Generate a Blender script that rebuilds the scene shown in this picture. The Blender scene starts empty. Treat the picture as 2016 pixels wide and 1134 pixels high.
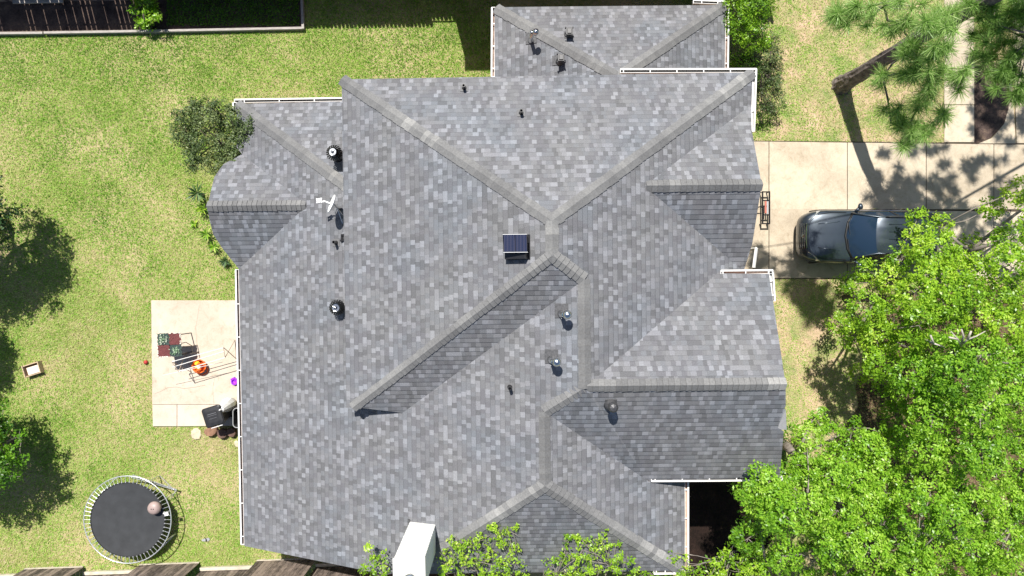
import bpy, bmesh, math, random
import numpy as np
from mathutils import Vector, Matrix
random.seed(7); RNG = np.random.default_rng(11)
S = bpy.context.scene
COL = S.collection
# ------------------------------------------------------------------ camera, sky, sun, exposure
F, H = 1399.3, 25.03
cam = bpy.data.objects.new('camera', bpy.data.cameras.new('camera')); COL.objects.link(cam)
cam.location = (0, 0, H); cam.rotation_euler = (0, 0, 0)
cam.data.lens = 36 * F / 2016; cam.data.sensor_width = 36; cam.data.clip_end = 500
S.camera = cam
SX, SY = .14, -.555                      # shadow offset on the ground per metre of height
sd = Vector((-SX, -SY, 1)).normalized()  # towards the sun
elev = math.asin(sd.z); azim = math.atan2(sd.x, sd.y)
W = bpy.data.worlds.new('World'); S.world = W; W.use_nodes = True
nt = W.node_tree
sky = nt.nodes.new('ShaderNodeTexSky'); sky.sky_type = 'NISHITA'; sky.sun_disc = False
sky.sun_elevation = elev; sky.sun_rotation = azim
nt.links.new(sky.outputs[0], nt.nodes['Background'].inputs[0]); nt.nodes['Background'].inputs[1].default_value = .062
sun = bpy.data.objects.new('sun', bpy.data.lights.new('sun', 'SUN')); COL.objects.link(sun)
sun.data.energy = 4.6; sun.data.angle = math.radians(.5); sun.data.color = (1, .96, .89)
sun.rotation_euler = sd.to_track_quat('Z', 'Y').to_euler(); sun.location = (0, 0, 40)
S.view_settings.view_transform = 'Standard'; S.view_settings.look = 'None'
S.view_settings.exposure = .80; S.view_settings.gamma = 1

# ------------------------------------------------------------------ helpers
def P(px, py, z=0.):
    return Vector(((px - 1008) / F * (H - z), (567 - py) / F * (H - z), z))
def tag(o, label=None, cat=None, group=None, kind=None):
    if label: o['label'] = label
    if cat: o['category'] = cat
    if group: o['group'] = group
    if kind: o['kind'] = kind
    return o
def thing(name, label, cat, loc=(0, 0, 0), rz=0, group=None):
    o = bpy.data.objects.new(name, None); COL.objects.link(o)
    o.location = loc; o.rotation_euler = (0, 0, rz); o.empty_display_size = .2
    return tag(o, label, cat, group)
class MB:
    def __init__(s): s.v = []; s.f = []; s.m = []; s.c = []
    def add(s, vs, fs, mi=0, c=None):
        b = len(s.v); s.v += [tuple(v) for v in vs]
        for f in fs: s.f.append(tuple(b + i for i in f)); s.m.append(mi); s.c.append(.5 if c is None else c)
    def box(s, c, d, rz=0, mi=0, M=None, col=None):
        x, y, z = d[0] / 2, d[1] / 2, d[2] / 2
        vs = [Vector((sx * x, sy * y, sz * z)) for sz in (-1, 1) for sy in (-1, 1) for sx in (-1, 1)]
        R = M if M is not None else Matrix.Rotation(rz, 3, 'Z')
        vs = [R @ v + Vector(c) for v in vs]
        s.add(vs, [(0, 2, 3, 1), (4, 5, 7, 6), (0, 1, 5, 4), (2, 6, 7, 3), (0, 4, 6, 2), (1, 3, 7, 5)], mi, col)
    def tube(s, a, b, r1, r2=None, n=8, mi=0, caps=True, c=None):
        a, b = Vector(a), Vector(b); r2 = r1 if r2 is None else r2
        d = b - a
        if d.length < 1e-6: return
        q = d.to_track_quat('Z', 'Y')
        vs = [a + q @ Vector((r1 * math.cos(t), r1 * math.sin(t), 0)) for t in [2 * math.pi * i / n for i in range(n)]]
        vs += [b + q @ Vector((r2 * math.cos(t), r2 * math.sin(t), 0)) for t in [2 * math.pi * i / n for i in range(n)]]
        fs = [(i, (i + 1) % n, n + (i + 1) % n, n + i) for i in range(n)]
        if caps: fs += [tuple(range(n))[::-1], tuple(range(n, 2 * n))]
        s.add(vs, fs, mi, c)
    def path(s, pts, rs, n=6, mi=0, c=None):
        pts = [Vector(p) for p in pts]; rings = []
        for i, p in enumerate(pts):
            d = (pts[min(i + 1, len(pts) - 1)] - pts[max(i - 1, 0)]).normalized()
            q = d.to_track_quat('Z', 'Y')
            rings.append([p + q @ Vector((rs[i] * math.cos(t), rs[i] * math.sin(t), 0)) for t in [2 * math.pi * k / n for k in range(n)]])
        vs = sum(rings, []); fs = []
        for i in range(len(pts) - 1):
            # match ring rotation to avoid twists
            for k in range(n): fs.append((i * n + k, i * n + (k + 1) % n, (i + 1) * n + (k + 1) % n, (i + 1) * n + k))
        fs += [tuple(range(n))[::-1], tuple(range((len(pts) - 1) * n, len(pts) * n))]
        s.add(vs, fs, mi, c)
    def lathe(s, prof, c=(0, 0, 0), n=24, mi=0, M=None, wob=0):
        vs = []
        R = M if M is not None else Matrix.Identity(3)
        for r, z in prof:
            for k in range(n):
                t = 2 * math.pi * k / n; rr = r * (1 + wob * math.sin(k * 12.9898) )
                vs.append(R @ Vector((rr * math.cos(t), rr * math.sin(t), z)) + Vector(c))
        fs = [(i * n + k, i * n + (k + 1) % n, (i + 1) * n + (k + 1) % n, (i + 1) * n + k) for i in range(len(prof) - 1) for k in range(n)]
        if prof[0][0] > 1e-4: fs.append(tuple(range(n))[::-1])
        if prof[-1][0] > 1e-4: fs.append(tuple(range((len(prof) - 1) * n, len(prof) * n)))
        s.add(vs, fs, mi)
    def prism(s, pts, z0, z1, mi=0, c=None):
        n = len(pts)
        ar = sum(pts[i][0] * pts[(i + 1) % n][1] - pts[(i + 1) % n][0] * pts[i][1] for i in range(n))
        if ar < 0: pts = pts[::-1]
        vs = [(p[0], p[1], z0) for p in pts] + [(p[0], p[1], z1) for p in pts]
        s.add(vs, [tuple(range(n))[::-1], tuple(range(n, 2 * n))] + [(i, (i + 1) % n, n + (i + 1) % n, n + i) for i in range(n)], mi, c)
    def build(s, name, mats, parent=None, smooth=False, bevel=0, subsurf=0, loc=None):
        me = bpy.data.meshes.new(name); me.from_pydata(s.v, [], s.f)
        if not isinstance(mats, (list, tuple)): mats = [mats]
        for m in mats: me.materials.append(m)
        me.polygons.foreach_set('material_index', s.m)
        a = me.attributes.new('rv', 'FLOAT', 'FACE'); a.data.foreach_set('value', s.c)
        me.update()
        if smooth:
            me.polygons.foreach_set('use_smooth', [True] * len(me.polygons))
        o = bpy.data.objects.new(name, me); COL.objects.link(o)
        if bevel:
            b = o.modifiers.new('b', 'BEVEL'); b.width = bevel; b.segments = 2; b.limit_method = 'ANGLE'
        if subsurf:
            b = o.modifiers.new('s', 'SUBSURF'); b.levels = subsurf; b.render_levels = subsurf
        if parent is not None: o.parent = parent
        if loc is not None: o.location = loc
        return o
def fastmesh(name, co, nper, rv, mat, parent=None):
    """co: (N*nper,3) vertices, every nper of them one face"""
    me = bpy.data.meshes.new(name); n = len(co) // nper
    me.vertices.add(len(co)); me.vertices.foreach_set('co', np.ascontiguousarray(co, dtype=np.float32).ravel())
    me.loops.add(len(co)); me.loops.foreach_set('vertex_index', np.arange(len(co), dtype=np.int32))
    me.polygons.add(n); me.polygons.foreach_set('loop_start', np.arange(0, len(co), nper, dtype=np.int32))
    try: me.polygons.foreach_set('loop_total', np.full(n, nper, dtype=np.int32))
    except Exception: pass
    a = me.attributes.new('rv', 'FLOAT', 'FACE'); a.data.foreach_set('value', np.asarray(rv, dtype=np.float32))
    me.materials.append(mat); me.update(calc_edges=True); me.validate()
    o = bpy.data.objects.new(name, me); COL.objects.link(o)
    if parent is not None: o.parent = parent
    return o

# ------------------------------------------------------------------ materials
def nodes(name):
    m = bpy.data.materials.new(name); m.use_nodes = True; t = m.node_tree
    return m, t, t.nodes['Principled BSDF'], t.nodes.new, t.links.new
def ramp(N, stops, interp='LINEAR'):
    r = N('ShaderNodeValToRGB'); e = r.color_ramp.elements; r.color_ramp.interpolation = interp
    while len(e) < len(stops): e.new(.5)
    for i, (p, c) in enumerate(stops): e[i].position = p; e[i].color = (*c, 1)
    return r
def simple(name, col, rough=.6, metal=0, noise=0, nscale=8, bump=0, bscale=60, spec=.5, coat=0, dark=.6):
    m, t, b, N, L = nodes(name)
    b.inputs['Base Color'].default_value = (*col, 1); b.inputs['Roughness'].default_value = rough
    b.inputs['Metallic'].default_value = metal; b.inputs['Specular IOR Level'].default_value = spec
    b.inputs['Coat Weight'].default_value = coat; b.inputs['Coat Roughness'].default_value = .04
    tc = N('ShaderNodeTexCoord')
    if noise:
        n = N('ShaderNodeTexNoise'); n.inputs['Scale'].default_value = nscale; n.inputs['Detail'].default_value = 6
        L(tc.outputs['Object'], n.inputs['Vector'])
        r = ramp(N, [(.3, tuple(c * (1 - noise) for c in col)), (.7, tuple(min(1, c * (1 + noise * .6)) for c in col))])
        L(n.outputs['Fac'], r.inputs[0]); L(r.outputs[0], b.inputs['Base Color'])
    if bump:
        n2 = N('ShaderNodeTexNoise'); n2.inputs['Scale'].default_value = bscale; n2.inputs['Detail'].default_value = 4
        L(tc.outputs['Object'], n2.inputs['Vector'])
        bp = N('ShaderNodeBump'); bp.inputs['Strength'].default_value = bump; bp.inputs['Distance'].default_value = .02
        L(n2.outputs['Fac'], bp.inputs['Height']); L(bp.outputs[0], b.inputs['Normal'])
    return m
def leafmat(name, stops, trans=.35, rough=.45, tcol=None):
    m, t, b, N, L = nodes(name)
    a = N('ShaderNodeAttribute'); a.attribute_name = 'rv'
    r = ramp(N, stops); L(a.outputs['Fac'], r.inputs[0]); L(r.outputs[0], b.inputs['Base Color'])
    b.inputs['Roughness'].default_value = rough; b.inputs['Specular IOR Level'].default_value = .4
    tr = N('ShaderNodeBsdfTranslucent'); mx = N('ShaderNodeMixShader'); mx.inputs[0].default_value = trans
    hs = N('ShaderNodeHueSaturation'); hs.inputs['Value'].default_value = 1.3; hs.inputs['Saturation'].default_value = 1.1
    L(r.outputs[0], hs.inputs['Color']); L(hs.outputs[0], tr.inputs[0])
    L(b.outputs[0], mx.inputs[1]); L(tr.outputs[0], mx.inputs[2])
    L(mx.outputs[0], t.nodes['Material Output'].inputs[0])
    return m
def M_(op, N, L, a, b=None):
    n = N('ShaderNodeMath'); n.operation = op
    for i, x in enumerate((a, b)):
        if x is None: continue
        if isinstance(x, (int, float)): n.inputs[i].default_value = x
        else: L(x, n.inputs[i])
    return n.outputs[0]
def shingle():
    m, t, b, N, L = nodes('shingle')
    uv = N('ShaderNodeUVMap'); sp = N('ShaderNodeSeparateXYZ'); L(uv.outputs[0], sp.inputs[0])
    v = M_('DIVIDE', N, L, sp.outputs[1], .143)
    row = M_('FLOOR', N, L, v); fv = M_('FRACT', N, L, v)
    w = M_('ADD', N, L, M_('DIVIDE', N, L, sp.outputs[0], .13), M_('MULTIPLY', N, L, row, 37.37))
    vo = N('ShaderNodeTexVoronoi'); vo.voronoi_dimensions = '1D'; vo.inputs['Scale'].default_value = 1; vo.inputs['Randomness'].default_value = .85
    L(w, vo.inputs['W'])
    sc = N('ShaderNodeSeparateColor'); L(vo.outputs['Color'], sc.inputs[0])
    g = (.147, .149, .158)
    def k(f, tint=(1, 1, 1)): return tuple(x * f * y for x, y in zip(g, tint))
    r = ramp(N, [(0, k(.76)), (.12, k(.87, (1.0, .99, 1.01))), (.3, k(.96)), (.46, k(1.02, (.98, 1, 1.02))), (.62, k(1.1, (1, 1, 1))), (.78, k(1.28, (1, 1, 1.02))), (.92, k(1.5, (.99, 1, 1.02)))], 'CONSTANT')
    L(sc.outputs[0], r.inputs[0])
    # slow drift of the granule blend, brownish grey to blue grey, from bundle to bundle
    n1 = N('ShaderNodeTexNoise'); n1.inputs['Scale'].default_value = .55; n1.inputs['Detail'].default_value = 3; L(uv.outputs[0], n1.inputs['Vector'])
    r1 = ramp(N, [(.36, (.965, 1.0, 1.03)), (.5, (1, .995, 1.0)), (.64, (1.02, 1.015, .995))]); L(n1.outputs['Fac'], r1.inputs[0])
    mx = N('ShaderNodeMix'); mx.data_type = 'RGBA'; mx.blend_type = 'MULTIPLY'; mx.inputs[0].default_value = 1
    L(r.outputs[0], mx.inputs[6]); L(r1.outputs[0], mx.inputs[7])
    n2 = N('ShaderNodeTexNoise'); n2.inputs['Scale'].default_value = 38; n2.inputs['Detail'].default_value = 3; L(uv.outputs[0], n2.inputs['Vector'])
    r2 = ramp(N, [(.3, (.82, .82, .82)), (.7, (1.16, 1.16, 1.16))]); L(n2.outputs['Fac'], r2.inputs[0])
    mx2 = N('ShaderNodeMix'); mx2.data_type = 'RGBA'; mx2.blend_type = 'MULTIPLY'; mx2.inputs[0].default_value = 1
    L(mx.outputs[2], mx2.inputs[6]); L(r2.outputs[0], mx2.inputs[7]); L(mx2.outputs[2], b.inputs['Base Color'])
    b.inputs['Roughness'].default_value = .95; b.inputs['Specular IOR Level'].default_value = .25
    # real relief: every course is a wedge, thick at its lower edge, and the laminated tabs stand proud
    saw = M_('MINIMUM', N, L, M_('MULTIPLY', N, L, fv, 7.5), 1.0)
    hgt = M_('ADD', N, L, saw, M_('MULTIPLY', N, L, M_('GREATER_THAN', N, L, sc.outputs[0], .68), .45))
    bp = N('ShaderNodeBump'); bp.inputs['Strength'].default_value = 1; bp.inputs['Distance'].default_value = .0080
    L(hgt, bp.inputs['Height']); L(bp.outputs[0], b.inputs['Normal'])
    return m
def capmat():
    m, t, b, N, L = nodes('ridge_shingle')
    a = N('ShaderNodeAttribute'); a.attribute_name = 'rv'
    r = ramp(N, [(0, (.135, .135, .137)), (.5, (.165, .165, .166)), (.85, (.19, .19, .189)), (1, (.27, .268, .262))])
    L(a.outputs['Fac'], r.inputs[0])
    tc = N('ShaderNodeTexCoord'); n2 = N('ShaderNodeTexNoise'); n2.inputs['Scale'].default_value = 22; L(tc.outputs['Object'], n2.inputs['Vector'])
    r2 = ramp(N, [(.3, (.85, .85, .85)), (.7, (1.12, 1.12, 1.12))]); L(n2.outputs['Fac'], r2.inputs[0])
    mx = N('ShaderNodeMix'); mx.data_type = 'RGBA'; mx.blend_type = 'MULTIPLY'; mx.inputs[0].default_value = 1
    L(r.outputs[0], mx.inputs[6]); L(r2.outputs[0], mx.inputs[7]); L(mx.outputs[2], b.inputs['Base Color'])
    b.inputs['Roughness'].default_value = .95; b.inputs['Specular IOR Level'].default_value = .2
    return m
def groundmat(name, cols, s1=.5, s2=6, s3=45, bump=.6):
    m, t, b, N, L = nodes(name)
    tc = N('ShaderNodeTexCoord')
    n1 = N('ShaderNodeTexNoise'); n1.inputs['Scale'].default_value = s1; n1.inputs['Detail'].default_value = 5; L(tc.outputs['Object'], n1.inputs['Vector'])
    n2 = N('ShaderNodeTexNoise'); n2.inputs['Scale'].default_value = s2; n2.inputs['Detail'].default_value = 6; n2.inputs['Roughness'].default_value = .7; L(tc.outputs['Object'], n2.inputs['Vector'])
    n3 = N('ShaderNodeTexNoise'); n3.inputs['Scale'].default_value = s3; n3.inputs['Detail'].default_value = 4; L(tc.outputs['Object'], n3.inputs['Vector'])
    f = M_('ADD', N, L, M_('MULTIPLY', N, L, n1.outputs['Fac'], .4), M_('ADD', N, L, M_('MULTIPLY', N, L, n2.outputs['Fac'], .35), M_('MULTIPLY', N, L, n3.outputs['Fac'], .25)))
    r = ramp(N, [(.38 + .24 * i / (len(cols) - 1), c) for i, c in enumerate(cols)]); L(f, r.inputs[0]); L(r.outputs[0], b.inputs['Base Color'])
    b.inputs['Roughness'].default_value = .95; b.inputs['Specular IOR Level'].default_value = .15
    bp = N('ShaderNodeBump'); bp.inputs['Strength'].default_value = bump; bp.inputs['Distance'].default_value = .03
    L(n3.outputs['Fac'], bp.inputs['Height']); L(bp.outputs[0], b.inputs['Normal'])
    return m
def woodmat(name, c1, c2, scale=(1, 1, 1)):
    m, t, b, N, L = nodes(name)
    tc = N('ShaderNodeTexCoord'); mp = N('ShaderNodeMapping'); mp.inputs['Scale'].default_value = scale
    L(tc.outputs['Object'], mp.inputs[0])
    n = N('ShaderNodeTexNoise'); n.inputs['Scale'].default_value = 4; n.inputs['Detail'].default_value = 8; n.inputs['Roughness'].default_value = .7; L(mp.outputs[0], n.inputs['Vector'])
    a = N('ShaderNodeAttribute'); a.attribute_name = 'rv'
    f = M_('ADD', N, L, M_('MULTIPLY', N, L, n.outputs['Fac'], .8), M_('MULTIPLY', N, L, a.outputs['Fac'], .25))
    r = ramp(N, [(.38, c1), (.66, c2)]); L(f, r.inputs[0]); L(r.outputs[0], b.inputs['Base Color'])
    b.inputs['Roughness'].default_value = .85
    bp = N('ShaderNodeBump'); bp.inputs['Strength'].default_value = .5; bp.inputs['Distance'].default_value = .01
    L(n.outputs['Fac'], bp.inputs['Height']); L(bp.outputs[0], b.inputs['Normal'])
    return m
def concretemat(name, c1, c2):
    m, t, b, N, L = nodes(name)
    tc = N('ShaderNodeTexCoord')
    n1 = N('ShaderNodeTexNoise'); n1.inputs['Scale'].default_value = .7; n1.inputs['Detail'].default_value = 6; n1.inputs['Roughness'].default_value = .65; L(tc.outputs['Object'], n1.inputs['Vector'])
    n2 = N('ShaderNodeTexNoise'); n2.inputs['Scale'].default_value = 28; n2.inputs['Detail'].default_value = 5; L(tc.outputs['Object'], n2.inputs['Vector'])
    n3 = N('ShaderNodeTexNoise'); n3.inputs['Scale'].default_value = 3.2; n3.inputs['Detail'].default_value = 7; n3.inputs['Roughness'].default_value = .8; n3.inputs['Distortion'].default_value = .8; L(tc.outputs['Object'], n3.inputs['Vector'])
    a = N('ShaderNodeAttribute'); a.attribute_name = 'rv'
    f = M_('ADD', N, L, M_('MULTIPLY', N, L, n1.outputs['Fac'], .5), M_('ADD', N, L, M_('MULTIPLY', N, L, n2.outputs['Fac'], .18), M_('ADD', N, L, M_('MULTIPLY', N, L, n3.outputs['Fac'], .22), M_('MULTIPLY', N, L, a.outputs['Fac'], .1))))
    r = ramp(N, [(.36, c1), (.58, c2)]); L(f, r.inputs[0])
    st = ramp(N, [(.30, (.66, .62, .56)), (.40, (.92, .9, .87)), (.5, (1, 1, 1))]); L(n3.outputs['Fac'], st.inputs[0])
    mx = N('ShaderNodeMix'); mx.data_type = 'RGBA'; mx.blend_type = 'MULTIPLY'; mx.inputs[0].default_value = .75
    L(r.outputs[0], mx.inputs[6]); L(st.outputs[0], mx.inputs[7]); L(mx.outputs[2], b.inputs['Base Color'])
    b.inputs['Roughness'].default_value = .9; b.inputs['Specular IOR Level'].default_value = .2
    bp = N('ShaderNodeBump'); bp.inputs['Strength'].default_value = .25; bp.inputs['Distance'].default_value = .01
    L(n2.outputs['Fac'], bp.inputs['Height']); L(bp.outputs[0], b.inputs['Normal'])
    return m
SH = shingle(); CAP = capmat()
WHITE = simple('white_paint', (.68, .67, .65), .45, noise=.06, nscale=5)
CREAM = simple('cream_siding', (.8, .79, .75), .6, noise=.05)
GUTIN = simple('gutter_inside', (.24, .17, .14), .8, noise=.5, nscale=9)
BRICK = simple('brick_wall', (.36, .22, .16), .9, noise=.3, nscale=14)
FASC = simple('fascia_paint', (.5, .36, .28), .7, noise=.2)
BLACK = simple('black_plastic', (.012, .012, .014), .35, noise=.2)
BLACKMETAL = simple('black_metal', (.02, .02, .022), .28, metal=.6)
GALV = simple('galvanised_steel', (.62, .63, .64), .22, metal=1, noise=.2, nscale=20)
LEAD = simple('lead_flashing', (.1, .1, .105), .6, metal=.4, noise=.35, nscale=20)
RUBBER = simple('rubber', (.02, .02, .02), .7)
WHITEMETAL = simple('white_metal', (.82, .82, .82), .3)
SILVER = simple('silver_tube', (.7, .71, .73), .3, metal=.7)
CONC = concretemat('concrete', (.34, .285, .215), (.53, .455, .35))
PATIO = concretemat('patio_concrete', (.43, .365, .29), (.54, .47, .39))
SOIL = groundmat('lawn_soil', [(.10, .15, .03), (.21, .23, .07), (.34, .29, .15), (.47, .36, .23)], s1=.35)
MULCH = groundmat('dark_mulch', [(.03, .022, .02), (.07, .05, .045), (.12, .085, .07), (.2, .14, .1)], s1=2, s2=14, s3=70, bump=1)
JOINT = simple('joint_soil', (.06, .045, .03), .95, noise=.4, nscale=20)
BARK = simple('pine_bark', (.17, .14, .13), .95, noise=.6, nscale=7, bump=1, bscale=16)
TWIG = simple('grey_bark', (.22, .19, .165), .9, noise=.4, nscale=9)
OLDWOOD = woodmat('weathered_wood', (.05, .038, .032), (.27, .21, .175), (3, 3, 1))
GREYWOOD = woodmat('grey_timber', (.22, .2, .18), (.42, .39, .36), (1, 6, 6))

# ------------------------------------------------------------------ ground
HA = .0102
Uv = Vector((math.cos(HA), math.sin(HA), 0)); Vv = Vector((-math.sin(HA), math.cos(HA), 0))
g = MB(); n = 24
for i in range(n):
    for j in range(n):
        x0, y0 = -90 + 180 * i / n, -90 + 180 * j / n; k = 180 / n
        g.add([(x0, y0, 0), (x0 + k, y0, 0), (x0 + k, y0 + k, 0), (x0, y0 + k, 0)], [(0, 1, 2, 3)])
tag(g.build('ground', SOIL), kind='structure')

def inpoly(x, y, poly):
    x = np.asarray(x); y = np.asarray(y); r = np.zeros(x.shape, bool); n = len(poly); j = n - 1
    for i in range(n):
        xi, yi = poly[i][:2]; xj, yj = poly[j][:2]
        c = ((yi > y) != (yj > y)) & (x < (xj - xi) * (y - yi) / (yj - yi + 1e-12) + xi); r ^= c; j = i
    return r
def pw(l, z=0): return [tuple(P(a, b, z)[:2]) for a, b in l]

gp_ = MB(); gp_.prism([tuple(P(a, b)[:2]) for a, b in ((1425, -140), (2150, -140), (2150, 600), (1640, 860), (1560, 900), (1425, 900))], .0008, .0015)
DRY = groundmat('dry_lawn_soil', [(.12, .2, .05), (.26, .27, .11), (.42, .31, .2), (.52, .38, .28)], s1=1.1, s2=5)
tag(gp_.build('dry_lawn', DRY), kind='structure')
# concrete driveway: separate slabs with real joints between them
drive_px = dict(x=[1455, 1513, 1667, 1822, 1955, 2100], y=[281, 413, 548])
drv = MB()
def slab(mb, quad, z0, z1, gap=.012):
    c = Vector((sum(q[0] for q in quad) / len(quad), sum(q[1] for q in quad) / len(quad)))
    q2 = []
    for q in quad:
        d = Vector(q[:2]) - c
        q2.append((q[0] - math.copysign(gap, d.x), q[1] - math.copysign(gap, d.y)))
    mb.prism(q2, z0, z1, c=random.random())
for i in range(5):
    for j in range(2):
        xa, xb = drive_px['x'][i], drive_px['x'][i + 1]; ya, yb = drive_px['y'][j], drive_px['y'][j + 1]
        sl = lambda x: (x - 1455) * .012
        slab(drv, pw([(xa, ya - 3 + sl(xa)), (xb, ya - 3 + sl(xb)), (xb, yb), (xa, yb)]), .004, .05)
tag(drv.build('driveway', CONC, bevel=.006), kind='structure')
bs = MB(); bs.prism(pw([(1450, 277), (2110, 283), (2110, 549), (1450, 549)]), .002, .03); tag(bs.build('driveway_joint_soil', JOINT), kind='structure')
wk = MB()
ys = [-60, 40, 136, 207, 281]
for i in range(4): slab(wk, pw([(1857, ys[i]), (1917, ys[i]), (1917, ys[i + 1]), (1857, ys[i + 1])]), .004, .05)
slab(wk, pw([(1988, -60), (2100, -60), (2100, 283), (1999, 283)]), .004, .052)
wk.prism(pw([(1925, 283), (1952, 272), (1975, 245), (1984, 215), (1986, 160), (1991, 160), (1998, 283)]), .004, .049)
tag(wk.build('front_path', CONC, bevel=.006), kind='structure')
bd = MB(); bd.prism(pw([(1917, 130), (1987, 120), (1984, 215), (1975, 245), (1950, 272), (1922, 283), (1917, 283)]), .003, .035)
tag(bd.build('flower_bed', MULCH), kind='structure')
# patio
pt = MB()
slab(pt, pw([(299, 591), (470, 591), (472, 796), (301, 796)]), .004, .06, .004)
slab(pt, pw([(301, 796), (350, 796), (350, 839), (302, 839)]), .004, .06, .008)
slab(pt, pw([(350, 796), (474, 796), (474, 838), (350, 839)]), .004, .06, .008)
tag(pt.build('patio', PATIO, bevel=.008), kind='structure')
crk = MB()
def crack(pts, w=.008):
    for k in range(len(pts) - 1):
        a, b = P(*pts[k], .062), P(*pts[k + 1], .062); d = (b - a).normalized(); nrm = Vector((-d.y, d.x, 0)) * w
        crk.add([a - nrm, b - nrm, b + nrm, a + nrm], [(0, 1, 2, 3)])
crack([(305, 775), (318, 770), (330, 763), (348, 762), (362, 765), (385, 762), (405, 758)])
crack([(392, 602), (389, 625), (385, 645), (388, 680)], .005)
crack([(422, 745), (419, 765), (421, 795)], .005)
crk_o = crk.build('patio_crack', simple('crack', (.3, .24, .19), .95)); tag(crk_o, kind='structure')
# yard bed beyond the low border, top left
bd = MB(); bd.prism(pw([(-80, -130), (596, -140), (596, 56), (-80, 66)]), .003, .03)
tag(bd.build('garden_bed', MULCH), kind='structure')
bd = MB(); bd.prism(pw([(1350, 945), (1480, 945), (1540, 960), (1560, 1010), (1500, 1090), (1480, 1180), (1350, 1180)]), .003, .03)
tag(bd.build('mulch_bed', groundmat('soil_painted_shade', [(.006, .004, .003), (.014, .009, .007), (.024, .014, .011), (.04, .024, .018)], s1=2, s2=14, s3=70, bump=1)), kind='structure')  # shade put into the colour: soil darkened where the cast shadow falls short
bd = MB(); bd.prism(pw([(1720, 640), (1735, 600), (1800, 570), (2100, 560), (2100, 1180), (1620, 1180), (1600, 930), (1660, 850), (1690, 800), (1684, 760), (1705, 715)]), .0025, .02)
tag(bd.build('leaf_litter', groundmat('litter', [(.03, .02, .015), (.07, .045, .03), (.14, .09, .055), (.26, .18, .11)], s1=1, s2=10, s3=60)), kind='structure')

# ------------------------------------------------------------------ grass
def grass():
    NB = 420000
    px = RNG.uniform(-30, 2046, NB * 3); py = RNG.uniform(-30, 1164, NB * 3)
    keep = (px < 500) | ((px < 980) & (py < 215)) | ((px > 1425) & (py < 285)) | ((px > 1500) & (py > 545)) | ((py > 1060) & (px < 760))
    for ex in ([(299, 591), (474, 591), (474, 838), (302, 839)], [(-80, -80), (598, -80), (598, 58), (-80, 70)],
               [(1450, 277), (2110, 283), (2110, 549), (1450, 549)], [(1857, -80), (1917, -80), (1917, 283), (1857, 283)], [(1917, 120), (2100, 120), (2100, 283), (1917, 283)],
               [(1988, -60), (2100, -60), (2100, 283), (1988, 283)], [(480, 600), (1480, 600), (1480, 1080), (480, 1050)], [(1350, 945), (1500, 945), (1500, 1134), (1350, 1134)]):
        keep &= ~inpoly(px, py, ex)
    px, py = px[keep][:NB], py[keep][:NB]; n = len(px)
    x = (px - 1008) / F * H; y = (567 - py) / F * H
    # patchiness
    def nz(x, y, s, ph):
        return (np.sin(x * s + ph + 1.7 * np.sin(y * s * .73 + ph * 2)) + np.sin(y * s * 1.13 + ph * 3 + 1.3 * np.sin(x * s * .9 + ph))) / 2
    patch = .38 * nz(x, y, .55, 1.) + .3 * nz(x, y, 1.7, 2.3) + .3 * nz(x, y, 4.1, .7) + .4 * nz(x, y, 9.3, 1.9) * nz(x, y, 6.1, 4.)
    dry = .06 + np.clip((px - 1400) / 150, 0, 1) * (.46 + .6 * nz(x, y, 2.9, 5.1) * nz(x, y, 1.3, 2.)) + .26 * np.clip((py - 200) / 500, 0, 1) * (px < 600) - .22 * (py < 180) * (px < 1000)
    dry += .35 * np.exp(-(((px - 20) / 90) ** 2 + ((py - 330) / 70) ** 2)) + .3 * np.exp(-(((px - 560) / 60) ** 2 + ((py - 168) / 18) ** 2)) + .3 * np.exp(-(((px - 430) / 50) ** 2 + ((py - 960) / 90) ** 2))
    kp = RNG.uniform(0, 1, n) < np.clip(.98 - .75 * np.clip(dry * .8 + .32 * patch + .02, 0, 1), .22, 1)
    x, y, patch, dry = x[kp], y[kp], patch[kp], dry[kp]; n = len(x)
    ln = RNG.uniform(.035, .10, n); wd = RNG.uniform(.007, .017, n)
    az = RNG.uniform(0, 2 * np.pi, n); el = RNG.uniform(.25, 1.25, n)
    dx, dy, dz = np.cos(az) * np.cos(el), np.sin(az) * np.cos(el), np.sin(el)
    nx, ny = -np.sin(az), np.cos(az)
    co = np.empty((n, 3, 3))
    co[:, 0] = np.stack([x - nx * wd, y - ny * wd, np.full(n, .0)], 1)
    co[:, 1] = np.stack([x + nx * wd, y + ny * wd, np.full(n, .0)], 1)
    co[:, 2] = np.stack([x + dx * ln, y + dy * ln, dz * ln + .005], 1)
    rv = np.clip(.36 + .45 * dry + .3 * patch + RNG.normal(0, .17, n), 0, 1)
    m = leafmat('grass_blade', [(0, (.08, .19, .014)), (.22, (.17, .36, .03)), (.42, (.31, .51, .07)), (.62, (.45, .54, .17)), (.82, (.55, .47, .27)), (1, (.62, .48, .35))], trans=.3, rough=.6)
    tag(fastmesh('lawn_grass', co.reshape(-1, 3), 3, rv, m), 'short sunlit lawn grass mottled green and straw', 'grass', kind='stuff')
grass()
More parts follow.
